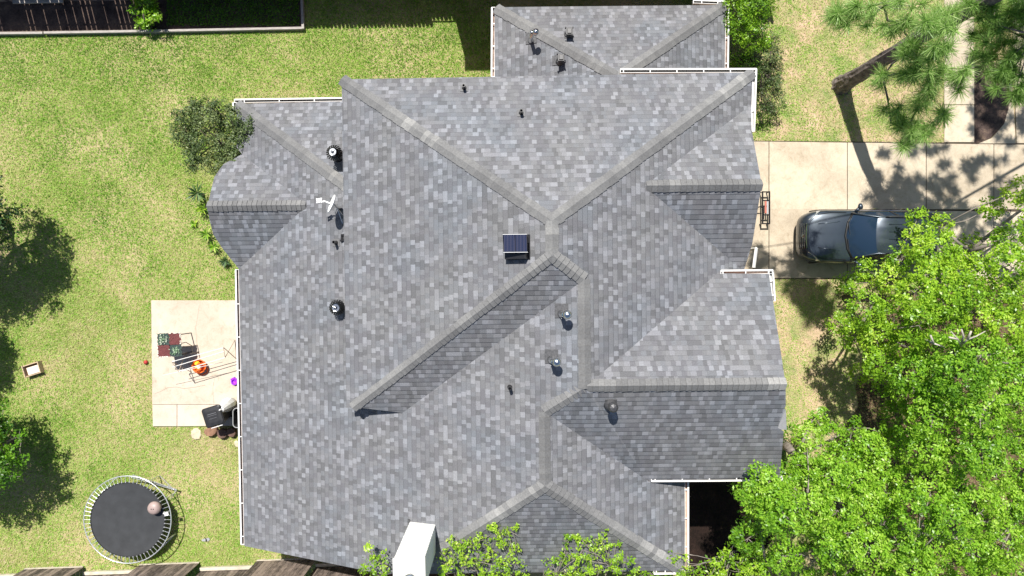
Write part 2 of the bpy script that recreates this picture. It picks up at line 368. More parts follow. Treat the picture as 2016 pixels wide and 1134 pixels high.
# ------------------------------------------------------------------ the house
PWE, QNS = .44148, .59135
GD = {'w': -Uv * PWE, 'e': Uv * PWE, 'n': Vv * QNS, 's': -Vv * QNS}
PL = {}
for k_, (d_, c_) in dict(WL=('w', 6.526), WU=('w', 7.234), N=('n', 8.637), E=('e', 8.112), ST=('s', 7.206), GN=('n', 8.127), GS=('s', 5.032), EN=('n', 5.839),
                         ES=('s', 8.751), E2=('e', 7.228), S=('s', 9.867), NL=('n', 6.2), WN=('n', 5.343), WS=('s', 2.345), TW=('w', 2.943), TN=('n', 7.953), TE=('e', 5.732)).items():
    gd = GD[d_]; PL[k_] = (gd.x, gd.y, c_, d_)     # gx*x + gy*y + z = c
def hit(k, px, py):
    gx, gy, c, _ = PL[k]; u, w = (px - 1008) / F, (567 - py) / F
    kk = gx * u + gy * w; z = (c - kk * H) / (1 - kk)
    return Vector((u * (H - z), w * (H - z), z))
def zat(k, x, y): gx, gy, c, _ = PL[k]; return c - gx * x - gy * y
def edge(a, b, px, py):
    v = hit(a, px, py); A, B = PL[a], PL[b]
    nx, ny = A[0] - B[0], A[1] - B[1]; r = (A[2] - B[2]) - nx * v.x - ny * v.y
    l = nx * nx + ny * ny; x, y = v.x + nx * r / l, v.y + ny * r / l
    return Vector((x, y, zat(a, x, y)))
def corner(a, b, c):
    M = Matrix([[PL[k][0], PL[k][1], 1] for k in (a, b, c)]); return M.inverted() @ Vector([PL[k][2] for k in (a, b, c)])
house = thing('house', 'house with a sprawling grey shingle roof of many hips and gables', 'house', (0, 0, 0))
V1 = corner('N', 'WU', 'E'); V2 = corner('WU', 'E', 'ST'); V3 = corner('ST', 'WL', 'E'); V4 = corner('E', 'WL', 'EN'); V5 = corner('EN', 'ES', 'E')
V6 = corner('ES', 'WL', 'E2'); V7 = corner('WL', 'E2', 'S'); V8 = corner('WL', 'WN', 'WS'); V9 = corner('TW', 'TN', 'TE'); VG = corner('E', 'GN', 'GS')
e_, h_ = edge, hit
NWc = e_('N', 'WU', 678, 151); NEc = e_('N', 'E', 1477, 138)
SLOPES = {
 'WL': [h_('WL', 481, 1075), h_('WL', 470, 530), e_('WL', 'WS', 472, 527), V8, e_('WL', 'WN', 478, 302), h_('WL', 466, 290), e_('WL', 'NL', 466, 203), e_('WL', 'NL', 700, 388), h_('WL', 720, 400), h_('WL', 720, 790), e_('WL', 'ST', 783, 803), V3, V4, V6, V7, e_('WL', 'S', 815, 1130), h_('WL', 760, 1132), h_('WL', 640, 1107)],
 'WU': [NWc, V1, V2, e_('WU', 'ST', 698, 803), h_('WU', 682, 803)],
 'N': [NWc, NEc, V1],
 'E': [NEc, V1, V2, V3, V4, V5, e_('E', 'EN', 1413, 538), e_('E', 'GS', 1467, 531), VG, e_('E', 'GN', 1478, 205)],
 'ST': [V2, V3, e_('ST', 'WL', 783, 803), e_('ST', 'WU', 698, 803)],
 'GN': [VG, e_('GN', 'E', 1478, 205), h_('GN', 1480, 256), e_('GN', 'GS', 1500, 365)],
 'GS': [VG, e_('GN', 'GS', 1500, 365), h_('GS', 1481, 480), e_('GS', 'E', 1467, 531)],
 'EN': [V4, V5, e_('EN', 'ES', 1548, 762), h_('EN', 1514, 539), e_('EN', 'E', 1413, 538)],
 'ES': [V4, V5, e_('EN', 'ES', 1548, 762), h_('ES', 1547, 798), h_('ES', 1531, 842), h_('ES', 1543, 849), h_('ES', 1535, 940), e_('ES', 'E2', 1281, 941), V6],
 'E2': [V6, V7, e_('E2', 'S', 1343, 1124), h_('E2', 1348, 1118), h_('E2', 1349, 930), e_('E2', 'ES', 1281, 941)],
 'S': [V7, e_('S', 'E2', 1343, 1124), h_('S', 815, 1130), e_('S', 'WL', 815, 1130)],
 'NL': [e_('NL', 'WL', 466, 203), h_('NL', 700, 199), h_('NL', 700, 300), e_('NL', 'WL', 700, 388)],
 'WN': [V8, e_('WN', 'WS', 409, 404), h_('WN', 413, 385), h_('WN', 422, 348), h_('WN', 440, 323), e_('WN', 'WL', 478, 302)],
 'WS': [V8, e_('WN', 'WS', 409, 404), h_('WS', 412, 432), h_('WS', 420, 462), h_('WS', 440, 492), e_('WS', 'WL', 470, 529)],
 'TW': [e_('TW', 'TN', 975, 12), h_('TW', 974, 190), h_('TW', 1225, 205), V9],
 'TN': [e_('TW', 'TN', 975, 12), e_('TE', 'TN', 1424, 4), V9],
 'TE': [e_('TE', 'TN', 1424, 4), h_('TE', 1427, 190), h_('TE', 1225, 205), V9],
}
for k, poly in SLOPES.items():
    n = len(poly); ar = sum(poly[i].x * poly[(i + 1) % n].y - poly[(i + 1) % n].x * poly[i].y for i in range(n))
    if ar < 0: poly = poly[::-1]
    th = .11 if k not in ('WL', 'ST') else .07
    bm = bmesh.new(); top = [bm.verts.new(p) for p in poly]; bot = [bm.verts.new(p - Vector((0, 0, th))) for p in poly]
    f0 = bm.faces.new(top); f0.material_index = 0; bm.faces.new(bot[::-1]).material_index = 1
    for i in range(n): bm.faces.new((bot[i], bot[(i + 1) % n], top[(i + 1) % n], top[i])).material_index = 1
    uvl = bm.loops.layers.uv.new('UVMap'); d = PL[k][3]
    down = Vector((PL[k][0], PL[k][1], 0)).normalized(); along = Vector((-down.y, down.x, 0)); cs = math.cos(math.atan(Vector((PL[k][0], PL[k][1], 0)).length))
    off = (hash_ := sum(ord(q) for q in k)) * 1.37
    for f in bm.faces:
        for l in f.loops: l[uvl].uv = (l.vert.co.dot(along) + 50 + off, -l.vert.co.dot(down) / cs + 50)
    bmesh.ops.triangulate(bm, faces=[f0])
    me = bpy.data.meshes.new('roof_slope'); bm.to_mesh(me); bm.free(); me.materials.append(SH); me.materials.append(FASC)
    o = bpy.data.objects.new('roof_slope', me); COL.objects.link(o); o.parent = house
def nrm(k): return Vector((PL[k][0], PL[k][1], 1)).normalized()
def cap(name, A, B, ka, kb, w=.172, step=.145, lift=.022):
    A, B = Vector(A), Vector(B)
    if A.z > B.z: A, B = B, A      # from the low end up
    d = (B - A); L = d.length; d.normalize(); na, nb = nrm(ka), nrm(kb)
    ta = na.cross(d).normalized(); tb = nb.cross(d).normalized()
    # pointing away from the ridge line and downhill
    if ta.dot(Vector((PL[ka][0], PL[ka][1], 0))) < 0: ta = -ta
    if tb.dot(Vector((PL[kb][0], PL[kb][1], 0))) < 0: tb = -tb
    mb = MB(); n = max(1, int(L / step)); step = L / n; ph = random.random() * 9
    for i in range(n):
        a0, a1 = A + d * (i * step - .004), A + d * ((i + 1) * step + .03)
        wj = w + random.uniform(-.008, .008); sh = random.uniform(-.008, .008)
        rings = []
        for p, l in ((a0, lift + .014), (a1, .010)):
            ring = []
            for t, ww, nn in ((ta, wj + sh, na), (ta, wj * .5, na), (None, 0, None), (tb, wj * .5, nb), (tb, wj - sh, nb)):
                if t is None: q = p + Vector((0, 0, l + .022))
                else: q = p + t * ww + nn * (l + (.008 if ww < wj * .8 else -.0))
                ring.append(q)
            rings.append(ring)
        vs = rings[0] + rings[1]
        # skirts along both sides and the lower end, down to the roof
        vs += [rings[0][0] - na * .06, rings[1][0] - na * .06, rings[0][4] - nb * .06, rings[1][4] - nb * .06] + [q - Vector((0, 0, .03)) for q in rings[0]]
        fs = [(j, j + 1, 6 + j, 5 + j) for j in range(4)] + [(0, 5, 11, 10), (4, 12, 13, 9)] + [(14 + j, 15 + j, j + 1, j) for j in range(4)]
        c = .42 + .3 * math.sin(i * .13 + ph) + random.uniform(-.26, .3)
        if math.sin(i * .21 + ph * 2) > .93: c += .35
        mb.add(vs, fs, 0, min(1, max(0, c)))
    return mb.build(name, CAP, house)
cap('hip_cap', NWc, V1, 'N', 'WU'); cap('hip_cap', NEc, V1, 'N', 'E'); cap('ridge_cap', V1, V2, 'WU', 'E')
cap('hip_cap', e_('WU', 'ST', 695, 804), V2, 'WU', 'ST', .15); cap('hip_cap', V3, V2, 'ST', 'E', .175); cap('ridge_cap', V3, V4, 'WL', 'E', .16)
cap('hip_cap', V6, V5, 'ES', 'WL', .17); cap('ridge_cap', V6, V7, 'WL', 'E2', .15)
cap('hip_cap', e_('WL', 'S', 840, 1110), V7, 'WL', 'S', .18); cap('hip_cap', e_('S', 'E2', 1340, 1122), V7, 'S', 'E2', .18)
cap('ridge_cap', VG + Vector((.05, 0, 0)), e_('GN', 'GS', 1500, 365), 'GN', 'GS', .17); cap('ridge_cap', V5, e_('EN', 'ES', 1548, 762), 'EN', 'ES', .17)
cap('hip_cap', e_('NL', 'WL', 467, 204), e_('NL', 'WL', 688, 379), 'NL', 'WL', .18); cap('ridge_cap', V8 - Vector((.05, 0, 0)), e_('WN', 'WS', 409, 404), 'WN', 'WS', .17)
cap('hip_cap', e_('TW', 'TN', 977, 14), V9, 'TN', 'TW', .175); cap('hip_cap', e_('TE', 'TN', 1422, 6), V9, 'TN', 'TE', .175)
# walls
def HP(x, y, z=0):   # house frame to world
    return Uv * x + Vv * y + Vector((0, 0, z))
def rect(mb, x0, x1, y0, y1, z0, z1): mb.prism([tuple(HP(x, y)[:2]) for x, y in ((x0, y0), (x1, y0), (x1, y1), (x0, y1))], z0, z1)
w = MB()
rect(w, -8.25, 1.6, -7.72, 5.45, 0, 2.6); rect(w, -4.35, 6.2, -2.7, 5.5, .01, 4.85); rect(w, 1.0, 6.32, -4.75, .05, .012, 5.45)
rect(w, -2.9, 4.45, -7.6, -2.0, .014, 4.75); rect(w, -.25, 6.25, 5.0, 8.45, .016, 2.6)
w.prism([tuple(p[:2]) for p in (HP(-8.0, .7), HP(-8.6, 1.2), HP(-8.72, 1.9), HP(-8.72, 3.3), HP(-8.6, 3.9), HP(-8.0, 4.4))], .018, 2.4)
w.build('wall', BRICK, house)
def gable(pts, nrm_, th=.06):
    m = MB(); a = [Vector(p) for p in pts]; nv = Vector(nrm_) * th; n = len(a)
    m.add(a + [p + nv for p in a], [tuple(range(n)), tuple(range(n, 2 * n))[::-1]] + [(i, n + i, n + (i + 1) % n, (i + 1) % n) for i in range(n)])
    return m.build('gable_wall', CREAM, house)
rz = e_('GN', 'GS', 1500, 365); gable([HP(6.205, .85, 4.86), HP(6.205, 5.0, 4.86), HP(6.205, 4.5, zat('GN', *HP(6.2, 4.5)[:2]) - .15), HP(6.205, rz.y - .06, rz.z - .16), HP(6.205, .95, zat('GS', *HP(6.2, .95)[:2]) - .15)], Uv)
rz = e_('EN', 'ES', 1548, 762); gable([HP(6.325, -4.7, 5.46), HP(6.325, -.02, 5.46), HP(6.325, rz.y - .06, rz.z - .16)], Uv)
gable([HP(-8.2, -7.725, 2.61), HP(-3.2, -7.725, 2.61), HP(-3.2, -7.725, 4.78)], -Vv)
a, b = e_('ST', 'WU', 698, 803), e_('ST', 'WL', 783, 803); za = zat('WL', a.x, a.y)
gable([a - Vector((0, 0, .04)), b - Vector((0, 0, .03)), Vector((a.x, a.y, za - .02))], -Vv, -.03)
a2, b2 = h_('WU', 683, 802), h_('WU', 683, 390)
gable([a2 - Vector((0, 0, .05)), b2 - Vector((0, 0, .05)), Vector((b2.x, b2.y, zat('WL', b2.x, b2.y) - .02)), Vector((a2.x, a2.y, zat('WL', a2.x, a2.y) - .02))], Uv, .03)
gable([a2 - Vector((0, 0, .05)), e_('ST', 'WU', 698, 803) - Vector((0, 0, .05)), Vector((a.x, a.y, za - .02)), Vector((a2.x, a2.y, zat('WL', a2.x, a2.y) - .02))], -Vv, -.03)
# openings on the walls (seen only from the side)
GLASS = simple('window_glass', (.03, .04, .05), .05, spec=.8)
def window(c, wd, ht, ax, nv):
    m = MB(); ax = Vector(ax); nv = Vector(nv); c = Vector(c); up = Vector((0, 0, 1)); R = Matrix((ax, nv, up)).transposed()
    for s in (-1, 1):
        m.box(c + ax * s * wd / 2 + nv * .02, (.07, .08, ht + .07), M=R); m.box(c + up * s * ht / 2 + nv * .021, (wd - .07, .08, .07), M=R)
    m.box(c + nv * .015, (wd - .07, .05, .04), M=R)
    fr = m.build('window', WHITE, house)
    m = MB(); m.box(c + nv * .005, (wd, .02, ht), M=R); m.build('pane', GLASS, fr)
for y in (-6.2, -4.6, -1.6, 0): window(HP(-8.25, y, 1.4), 1.1, 1.3, -Vv, -Uv)
for x in (-7, -5.6): window(HP(x, 5.45, 1.4), .9, 1.2, Uv, Vv)
for y in (-1.2, -3.6): window(HP(6.32, y, 3.9), 1.0, 1.4, Vv, Uv); window(HP(6.32, y, 1.4), 1.2, 1.5, Vv, Uv)
window(HP(6.25, 6.8, 1.4), 1.1, 1.3, Vv, Uv)
gdm = MB(); R_ = Matrix((Vv, Uv, Vector((0, 0, 1)))).transposed()
for i in range(4): gdm.box(HP(6.215, 2.9, .3 + i * .55), (3.2, .05, .53), M=R_)
gdm.build('garage_door', WHITE, house, bevel=.01)
# gutters
def gutter(A, B, out, hang=1.15, wd=.10, inner=GUTIN, first=.25):
    A, B = Vector(A), Vector(B); d = (B - A); L = d.length; d.normalize(); out = Vector(out)
    up = Vector((0, 0, 1)); R = Matrix((d, out, up)).transposed(); m = MB(); c = (A + B) / 2
    m.box(c + out * (wd + .012) - up * .05, (L, .024, .13), M=R)
    m.box(c + out * .008 - up * .05, (L, .012, .12), M=R)
    m.box(c + out * (wd - .012) + up * .012, (L, .022, .012), M=R)
    for s, q in ((-1, A), (1, B)): m.box(q + d * s * .008 + out * wd / 2 - up * .05, (.016, wd + .02, .13), M=R)
    go = m.build('gutter', WHITE, house)
    m = MB(); m.box(c + out * (wd / 2 + .004) - up * .1, (L - .01, wd - .02, .02), M=R); m.build('trough', inner, go)
    n = max(1, int((L - first) / hang + .999)); hm = None
    for i in range(n):
        q = A + d * (first + i * hang) + out * wd / 2 + up * .006
        if (q - A).dot(d) > L - .05: break
        if hm is None:
            m = MB(); m.box((0, 0, 0), (.028, wd, .012), M=R); hm = m.build('hanger', WHITE, go); hm.location = q
        else:
            o = hm.copy(); COL.objects.link(o); o.location = q; o.parent = go
lo = Vector((0, 0, -.02))
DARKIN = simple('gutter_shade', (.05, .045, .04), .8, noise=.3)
gutter(h_('WL', 481, 1072) + lo, h_('WL', 470, 531) + lo, -Uv, 1.04)
gutter(e_('NL', 'WL', 462, 202) + lo, h_('NL', 676, 199) + lo, Vv, 1.1, inner=DARKIN, first=.3)
gutter(h_('WL', 465, 218) + lo, h_('WL', 465, 202) + lo, -Uv, 1.2, inner=DARKIN, first=.1)
gutter(h_('TW', 974, 150) + lo, e_('TW', 'TN', 975, 14) + lo, -Uv, .7)
gutter(e_('TN', 'TE', 1366, 5) * 0 + h_('TN', 1366, 6) + lo, e_('TN', 'TE', 1424, 4) + lo, Vv, .5, inner=DARKIN)
gutter(e_('TE', 'TN', 1426, 4) + lo, h_('TE', 1427, 136) + lo, Uv, .8)
nz = NEc.z
gutter(P(1222, 143, nz) + lo, Vector(NEc) + lo + Uv * .1, Vv, .75, inner=DARKIN, first=.08)
gutter(NEc + lo + Vv * .1, h_('E', 1478, 258) + lo, Uv, .9, wd=.1, inner=WHITE)
zz = h_('EN', 1514, 539).z
gutter(P(1420, 540, zz) + lo, P(1516, 539, zz) + lo + Uv * .08, Vv, .62, inner=FASC, first=.05)
gutter(P(1514, 534, zz) + lo, P(1518, 592, zz) + lo, Uv, .4, wd=.11, inner=WHITE)
zs = h_('ES', 1535, 940).z
gutter(h_('ES', 1540, 939) + lo, P(1283, 941, zs) + lo, -Vv, .74, inner=DARKIN, wd=.09, first=.5)
gutter(P(1348, 947, h_('E2', 1348, 1100).z) + lo, h_('E2', 1348, 1126) + lo, Uv, .8, inner=FASC)
gutter(h_('S', 1345, 1122) + lo, h_('S', 1288, 1123) + lo, -Vv, .25, inner=DARKIN)
# downpipe beside the garage gable, and the little bay roof under the east gable
m = MB(); q = P(1489, 489, 3.2); m.tube(q, (q.x, q.y, 0), .045, n=4); m.tube(q + Vector((0, -.0, 0)), P(1484, 527, 3.2), .05, n=4)
m.build('downpipe', WHITE, house, smooth=False)
m = MB(); a, b, c, d = P(1547, 806, 5.0), P(1549, 846, 4.8), P(1530, 846, 5.0), P(1530, 806, 5.3)
m.add([a, b, c, d] + [p - Vector((0, 0, .15)) for p in (a, b, c, d)], [(0, 1, 2, 3), (0, 4, 5, 1), (1, 5, 6, 2), (3, 7, 4, 0), (7, 6, 5, 4)])
m.build('bay_roof', simple('bay_roof_metal', (.3, .3, .32), .6, noise=.15), house)

# white chimney
def radial(px, py, z0, z1):
    a = P(px, py, z0); return Vector((a.x, a.y, z1))
zb = 4.9; c0, c1, c2 = h_('WL', 807, 1027), h_('WL', 857, 1033), h_('WL', 858, 1086)
c3 = c0 + (c2 - c1); zt = 8.0
m = MB(); m.prism([tuple(c[:2]) for c in (c0, c1, c2, c3)], 4.3, zt - .06)
ch = m.build('chimney', CREAM, house, bevel=.006)
cc = (c0 + c2) / 2
m = MB(); m.prism([tuple((cc + (c - cc) * 1.05)[:2]) for c in (c0, c1, c2, c3)], zt - .06, zt); m.build('chimney_cap', WHITE, ch, bevel=.01)
m = MB(); fl = Vector((cc.x + .03, cc.y - .1, 0))
m.tube((fl.x, fl.y, zt), (fl.x, fl.y, zt + .12), .13, .12, n=20); m.lathe([(.0, .22), (.1, .2), (.17, .16), (.17, .15)], (fl.x, fl.y, zt), n=20)
m.build('flue', GALV, ch, smooth=True)
m = MB()
for a, b in ((c0, c1), (c1, c2)):
    for t in range(1, 16):
        z = 4.8 + t * .2
        if z > zt - .1: break
        o_ = Vector((0, 0, 0)); dd = (b - a).normalized(); nn = Vector((dd.y, -dd.x, 0)); nn = nn if nn.dot((a + b) / 2 - cc) > 0 else -nn
        A_, B_ = Vector((a.x, a.y, z)) + nn * .004, Vector((b.x, b.y, z)) + nn * .004
        m.add([A_, B_, B_ + Vector((0, 0, .012)), A_ + Vector((0, 0, .012)), A_ - nn * .01, B_ - nn * .01, B_ - nn * .01 + Vector((0, 0, .012)), A_ - nn * .01 + Vector((0, 0, .012))], [(0, 1, 2, 3), (4, 5, 1, 0), (3, 2, 6, 7)])
m.build('siding_lap', CREAM, ch)
m = MB(); m.prism([tuple(c[:2]) for c in (c0 + Vector((-.06, .07, 0)), c0 + Vector((0, .07, 0)), c3 + Vector((0, 0, 0)), c3 + Vector((-.06, 0, 0)))], 4.3, zat('WL', c0.x, c0.y) + .06); m.build('flashing', LEAD, ch)

# ------------------------------------------------------------------ things on the roof
def tilt(k):  # rotation that lays a plate on the roof plane k
    return nrm(k).to_track_quat('Z', 'Y').to_matrix()
def pipe_vent(k, px, py, label, hgt=.6, r=.055, head='ball', plate=.36, pdir=(-.08, 0), rh=.115, group='capped vent pipes on the roof'):
    b = hit(k, px, py); t = thing('roof_vent', label, 'vent', b, 0, group)
    T = tilt(k); m = MB(); m.box(T @ Vector((pdir[0], pdir[1], .018)), (plate, plate, .012), M=T); m.build('flashing', LEAD, t, bevel=.004)
    m = MB(); m.lathe([(r * 2.0, -.03), (r * 1.7, .06), (r * 1.1, .16), (r, .17), (r, hgt)], n=16); m.build('pipe', LEAD if head != 'ball' else GALV, t, smooth=True)
    m = MB()
    if head == 'ball':
        m.lathe([(r, hgt - .09), (rh * .95, hgt - .07), (rh, hgt - .02), (rh * .97, hgt + .015), (rh * .8, hgt + .06), (rh * .45, hgt + .09), (0, hgt + .1)], n=24, M=Matrix.Rotation(.15, 3, 'Y'))
        for s in range(3): m.tube((rh * .8 * math.cos(s * 2.1), rh * .8 * math.sin(s * 2.1), hgt - .12), (rh * .8 * math.cos(s * 2.1), rh * .8 * math.sin(s * 2.1), hgt - .04), .008, n=4)
        m.build('cap', GALV, t, smooth=True)
    elif head == 'square':
        m.box((0, 0, hgt + .03), (.2, .22, .04)); m.box((0, 0, hgt - .06), (.13, .14, .12)); m.box((0, 0, hgt + .065), (.13, .15, .03))
        o = m.build('cap', simple('dull_steel', (.05, .05, .052), .4, metal=.7, noise=.2), t, bevel=.01)
        for sx in (-1, 1):
            for sy in (-1, 1): m = MB(); m.box((sx * .11, sy * .12, hgt - .02), (.03, .03, .12)); m.build('cap_foot', BLACKMETAL, t)
    elif head == 'hood':
        m.lathe([(r, hgt - .12), (rh, hgt - .1), (rh, hgt), (rh * .7, hgt + .05), (0, hgt + .07)], n=8); m.build('cap', simple('dark_steel', (.09, .09, .095), .45, metal=.6, noise=.3), t)
    return t
pipe_vent('WL', 1106, 618, 'silver ball-capped vent pipe just left of the short vertical ridge, above its twin', .62)
pipe_vent('WL', 1086, 708, 'silver ball-capped vent pipe lower on the slope, nearest the gable ridge', .62)
pipe_vent('TW', 1046, 80, 'tall silver-capped vent pipe beside the hip of the far back wing, on a stained patch', .75, rh=.1)
pipe_vent('TN', 1119, 70, 'small square-capped vent on the far side of the back wing hip', .34, r=.07, head='square', plate=.26, pdir=(0, 0))
pipe_vent('TW', 1103, 121, 'square-capped vent on the near side of the back wing hip', .34, r=.07, head='square', plate=.3, pdir=(-.05, -.1))
pipe_vent('ES', 1202, 796, 'dark hooded vent pipe on the shaded south slope of the east gable', .5, r=.09, head='hood', plate=.3, pdir=(0, .02), rh=.13)
def turbine(k, px, py, label):
    b = hit(k, px, py); t = thing('turbine_vent', label, 'vent', b, random.random() * 3, 'black whirlybird turbine vents on the roof')
    m = MB(); m.lathe([(.2, -.1), (.17, .02), (.15, .1), (.15, .2)], n=24); m.build('base', BLACK, t, smooth=True)
    for k2 in range(20):
        a = 2 * math.pi * k2 / 20; m = MB(); pts = []
        for j in range(7):
            ph = j / 6 * math.pi; rr = .13 + .095 * math.sin(ph); z = .2 + .22 * j / 6; tw = .35 * j / 6
            for dr, da in ((0, 0), (.012, .16)): pts.append((math.cos(a + tw + da) * (rr + dr), math.sin(a + tw + da) * (rr + dr), z))
        m.add(pts, [(2 * j, 2 * j + 1, 2 * j + 3, 2 * j + 2) for j in range(6)]); 
        if k2 == 0: fin = m.build('fin', BLACKMETAL, t)
        else:
            f2 = fin.copy(); COL.objects.link(f2); f2.parent = t; f2.rotation_euler.z = a
    m = MB(); m.lathe([(.15, .42), (.13, .45), (.09, .475), (.04, .485), (0, .487)], n=24); m.build('dome', simple('dark_dome', (.10, .105, .11), .14, metal=1), t, smooth=True)
    m = MB(); m.lathe([(.1, .478), (.105, .486), (.098, .484)], n=24)
    for s in range(3): m.tube((0, 0, .495), (.1 * math.cos(s * 2.09), .1 * math.sin(s * 2.09), .482), .006, n=5)
    m.build('spider', GALV, t)
turbine('WL', 663, 305, 'black turbine vent at the edge of the raised slope, north of the satellite dish')
turbine('WL', 669, 605, 'black turbine vent alone on the wide west slope, south of the satellite dish')
# solar attic fan
b = hit('WU', 1020, 487); t = thing('solar_attic_fan', 'black attic fan with tilted blue solar panel near the main ridge', 'attic fan', b)
T = tilt('WU'); m = MB(); m.box(T @ Vector((0, .02, .012)), (.62, .62, .02), M=T); m.build('flashing', BLACK, t, bevel=.004)
m = MB(); m.box(T @ Vector((.02, -.0, .1)), (.56, .56, .22), M=T); m.build('hood', BLACK, t, smooth=False, bevel=.01)
Rp = Matrix.Rotation(-.16, 3, 'Y') @ Matrix.Rotation(.28, 3, 'X')
pc = Vector((-.07, .08, .40)); m = MB(); m.box(pc, (.60, .46, .03), M=Rp); pan = m.build('solar_panel', BLACKMETAL, t, bevel=.003)
mm, tt, bb, N, L = nodes('solar_cells'); tc = N('ShaderNodeTexCoord'); wv = N('ShaderNodeTexWave'); wv.inputs['Scale'].default_value = 9; wv.bands_direction = 'X'
L(tc.outputs['Object'], wv.inputs['Vector']); rr_ = ramp(N, [(.0, (.008, .016, .045)), (.8, (.014, .03, .08)), (.97, (.12, .10, .12))]); L(wv.outputs['Fac'], rr_.inputs[0]); L(rr_.outputs[0], bb.inputs['Base Color']); bb.inputs['Roughness'].default_value = .2
m = MB()
for s in (-1, 1): m.box(pc + Rp @ Vector((s * .145, 0, .018)), (.275, .42, .004), M=Rp)
m.build('cell', mm, pan)
m = MB(); R2 = Rp
for y in (-.223, .223): m.box(pc + Rp @ Vector((0, y, .017)), (.6, .010, .010), M=Rp)
m.build('panel_rail', WHITEMETAL, pan)
m = MB()
for s in (-1, 1): m.tube((s * .2, .2, .15), pc + Rp @ Vector((s * .2, .18, -.01)), .012); m.tube((s * .2, -.16, .12), pc + Rp @ Vector((s * .2, -.16, -.01)), .012)
m.tube((-.24, .3, .05), (-.24, .3, .3), .01); m.build('bracket', BLACKMETAL, t)
# little plumbing pipes
def plumbing(k, px, py, label, hh=.3):
    b = hit(k, px, py); t = thing('plumbing_pipe', label, 'pipe', b, 0, 'small black plumbing pipes on the roof')
    T = tilt(k); m = MB(); m.box(T @ Vector((0, 0, .012)), (.22, .26, .01), M=T); m.build('flashing', SHF, t, bevel=.003)
    m = MB(); m.lathe([(.075, -.02), (.06, .06), (.045, .12), (.045, hh), (.033, hh), (.033, hh - .1), (0, hh - .1)], n=14); m.build('pipe', BLACK, t, smooth=False)
SHF = simple('painted_flashing', (.13, .13, .135), .8, noise=.15, nscale=20)
plumbing('N', 914, 174, 'short black pipe on the north slope near its eave')
plumbing('N', 1026, 223, 'short black pipe in the middle of the north slope')
plumbing('WL', 662, 478, 'short black pipe on the west slope below the satellite dish', .32)
plumbing('WL', 1004, 762, 'short black pipe left of the kink in the lower ridges', .32)
b = hit('WL', 674, 468); t = thing('roof_bracket', 'small dark mounting bracket on the slope under the satellite dish', 'bracket', b)
m = MB(); m.box((0, 0, .03), (.07, .2, .05)); m.box((.06, .09, .06), (.16, .05, .04), .4); m.build('foot', BLACKMETAL, t, bevel=.005); m = MB(); m.box((.01, -.08, .05), (.12, .06, .05), .2); m.build('clamp', BLACKMETAL, t)
# satellite dish
zb = hit('WL', 655, 402).z; ce = P(655, 402, zb + .75); base = hit('WL', 671, 412)
t = thing('satellite_dish', 'white satellite dish with feed arm on a tripod mount', 'satellite dish', base)
o3 = ce - base
nd = Vector((-.9, .36, .42)).normalized(); q = nd.to_track_quat('Z', 'Y').to_matrix()
m = MB(); R0 = .27
m.lathe([(R0 * j / 8, .07 * (j / 8) ** 2 - .035) for j in range(9)] + [(R0 + .008, .04), (R0, .045)] + [(R0 * j / 8, .07 * (j / 8) ** 2 - .02) for j in range(8, -1, -1)], o3, n=36, M=q); m.build('reflector', WHITEMETAL, t, smooth=True)
l_ = P(629, 395, zb + .7) - base
m = MB(); m.tube(o3 - Vector((0, 0, .18)), l_ + Vector((.1, 0, -.05)), .022, n=6); arm = m.build('feed_arm', WHITEMETAL, t)
m = MB(); ll = l_
for s in (-1, 1):
    m.box(ll + Vector((0, s * .045, .02)), (.16, .03, .05), .25); m.box(ll + Vector((s * .06, 0, .022)), (.03, .12, .05), .25)
m.box(ll + Vector((.0, 0, .03)), (.03, .12, .04), .25); m.tube(ll, ll + Vector((.12, -.03, -.04)), .02); m.build('receiver', WHITEMETAL, t, bevel=.004)
m = MB(); m.path([(0, 0, 0), (-.01, 0, .35), tuple(o3 * .55 + Vector((0, 0, .1))), tuple(o3 - nd * .04)], [.024] * 4); m.build('mast', GALV, t, smooth=True)
m = MB()
for dx, dy in ((.06, -.42), (.16, -.28), (-.18, -.12)): m.tube((-.02, 0, .36), (dx, dy, (zat('WL', base.x + dx, base.y + dy) - base.z) + .02), .012, n=6)
m.build('brace', GALV, t)
m = MB(); m.path([(0, 0, .3), (.12, -.12, .3), (.17, -.35, .22), (.17, -.6, .12)], [.009] * 4); m.build('cable', BLACK, t, smooth=True)
#PART3
# ------------------------------------------------------------------ trampoline
def ring(R, r, z, c=(0, 0), n=64, m=6, mb=None):
    mb = mb or MB(); vs = []
    for i in range(n):
        a = 2 * math.pi * i / n
        for j in range(m):
            b = 2 * math.pi * j / m; vs.append(((R + r * math.cos(b)) * math.cos(a) + c[0], (R + r * math.cos(b)) * math.sin(a) + c[1], z + r * math.sin(b)))
    mb.add(vs, [(i * m + j, ((i + 1) % n) * m + j, ((i + 1) % n) * m + (j + 1) % m, i * m + (j + 1) % m) for i in range(n) for j in range(m)]); return mb
tc_ = P(251, 1023, .78); TR = 1.49
t = thing('trampoline', 'round black trampoline with silver springs and no net on the lawn', 'trampoline', (tc_.x, tc_.y, 0))
ring(TR, .019, .78).build('frame', SILVER, t, smooth=True)
m = MB(); n = 72; RM = 1.28
vs = [(0, 0, .74)]
for rr in (.4, .8, 1.1, 1.2, RM):
    for k in range(n):
        a = 2 * math.pi * k / n; q = rr * (1 + (.008 * math.cos(36 * a) if rr == RM else 0)); vs.append((q * math.cos(a), q * math.sin(a), .74 + .035 * (rr / RM) ** 2))
fs = [(0, 1 + k, 1 + (k + 1) % n) for k in range(n)]
for i in range(4): fs += [(1 + i * n + k, 1 + (i + 1) * n + k, 1 + (i + 1) * n + (k + 1) % n, 1 + i * n + (k + 1) % n) for k in range(n)]
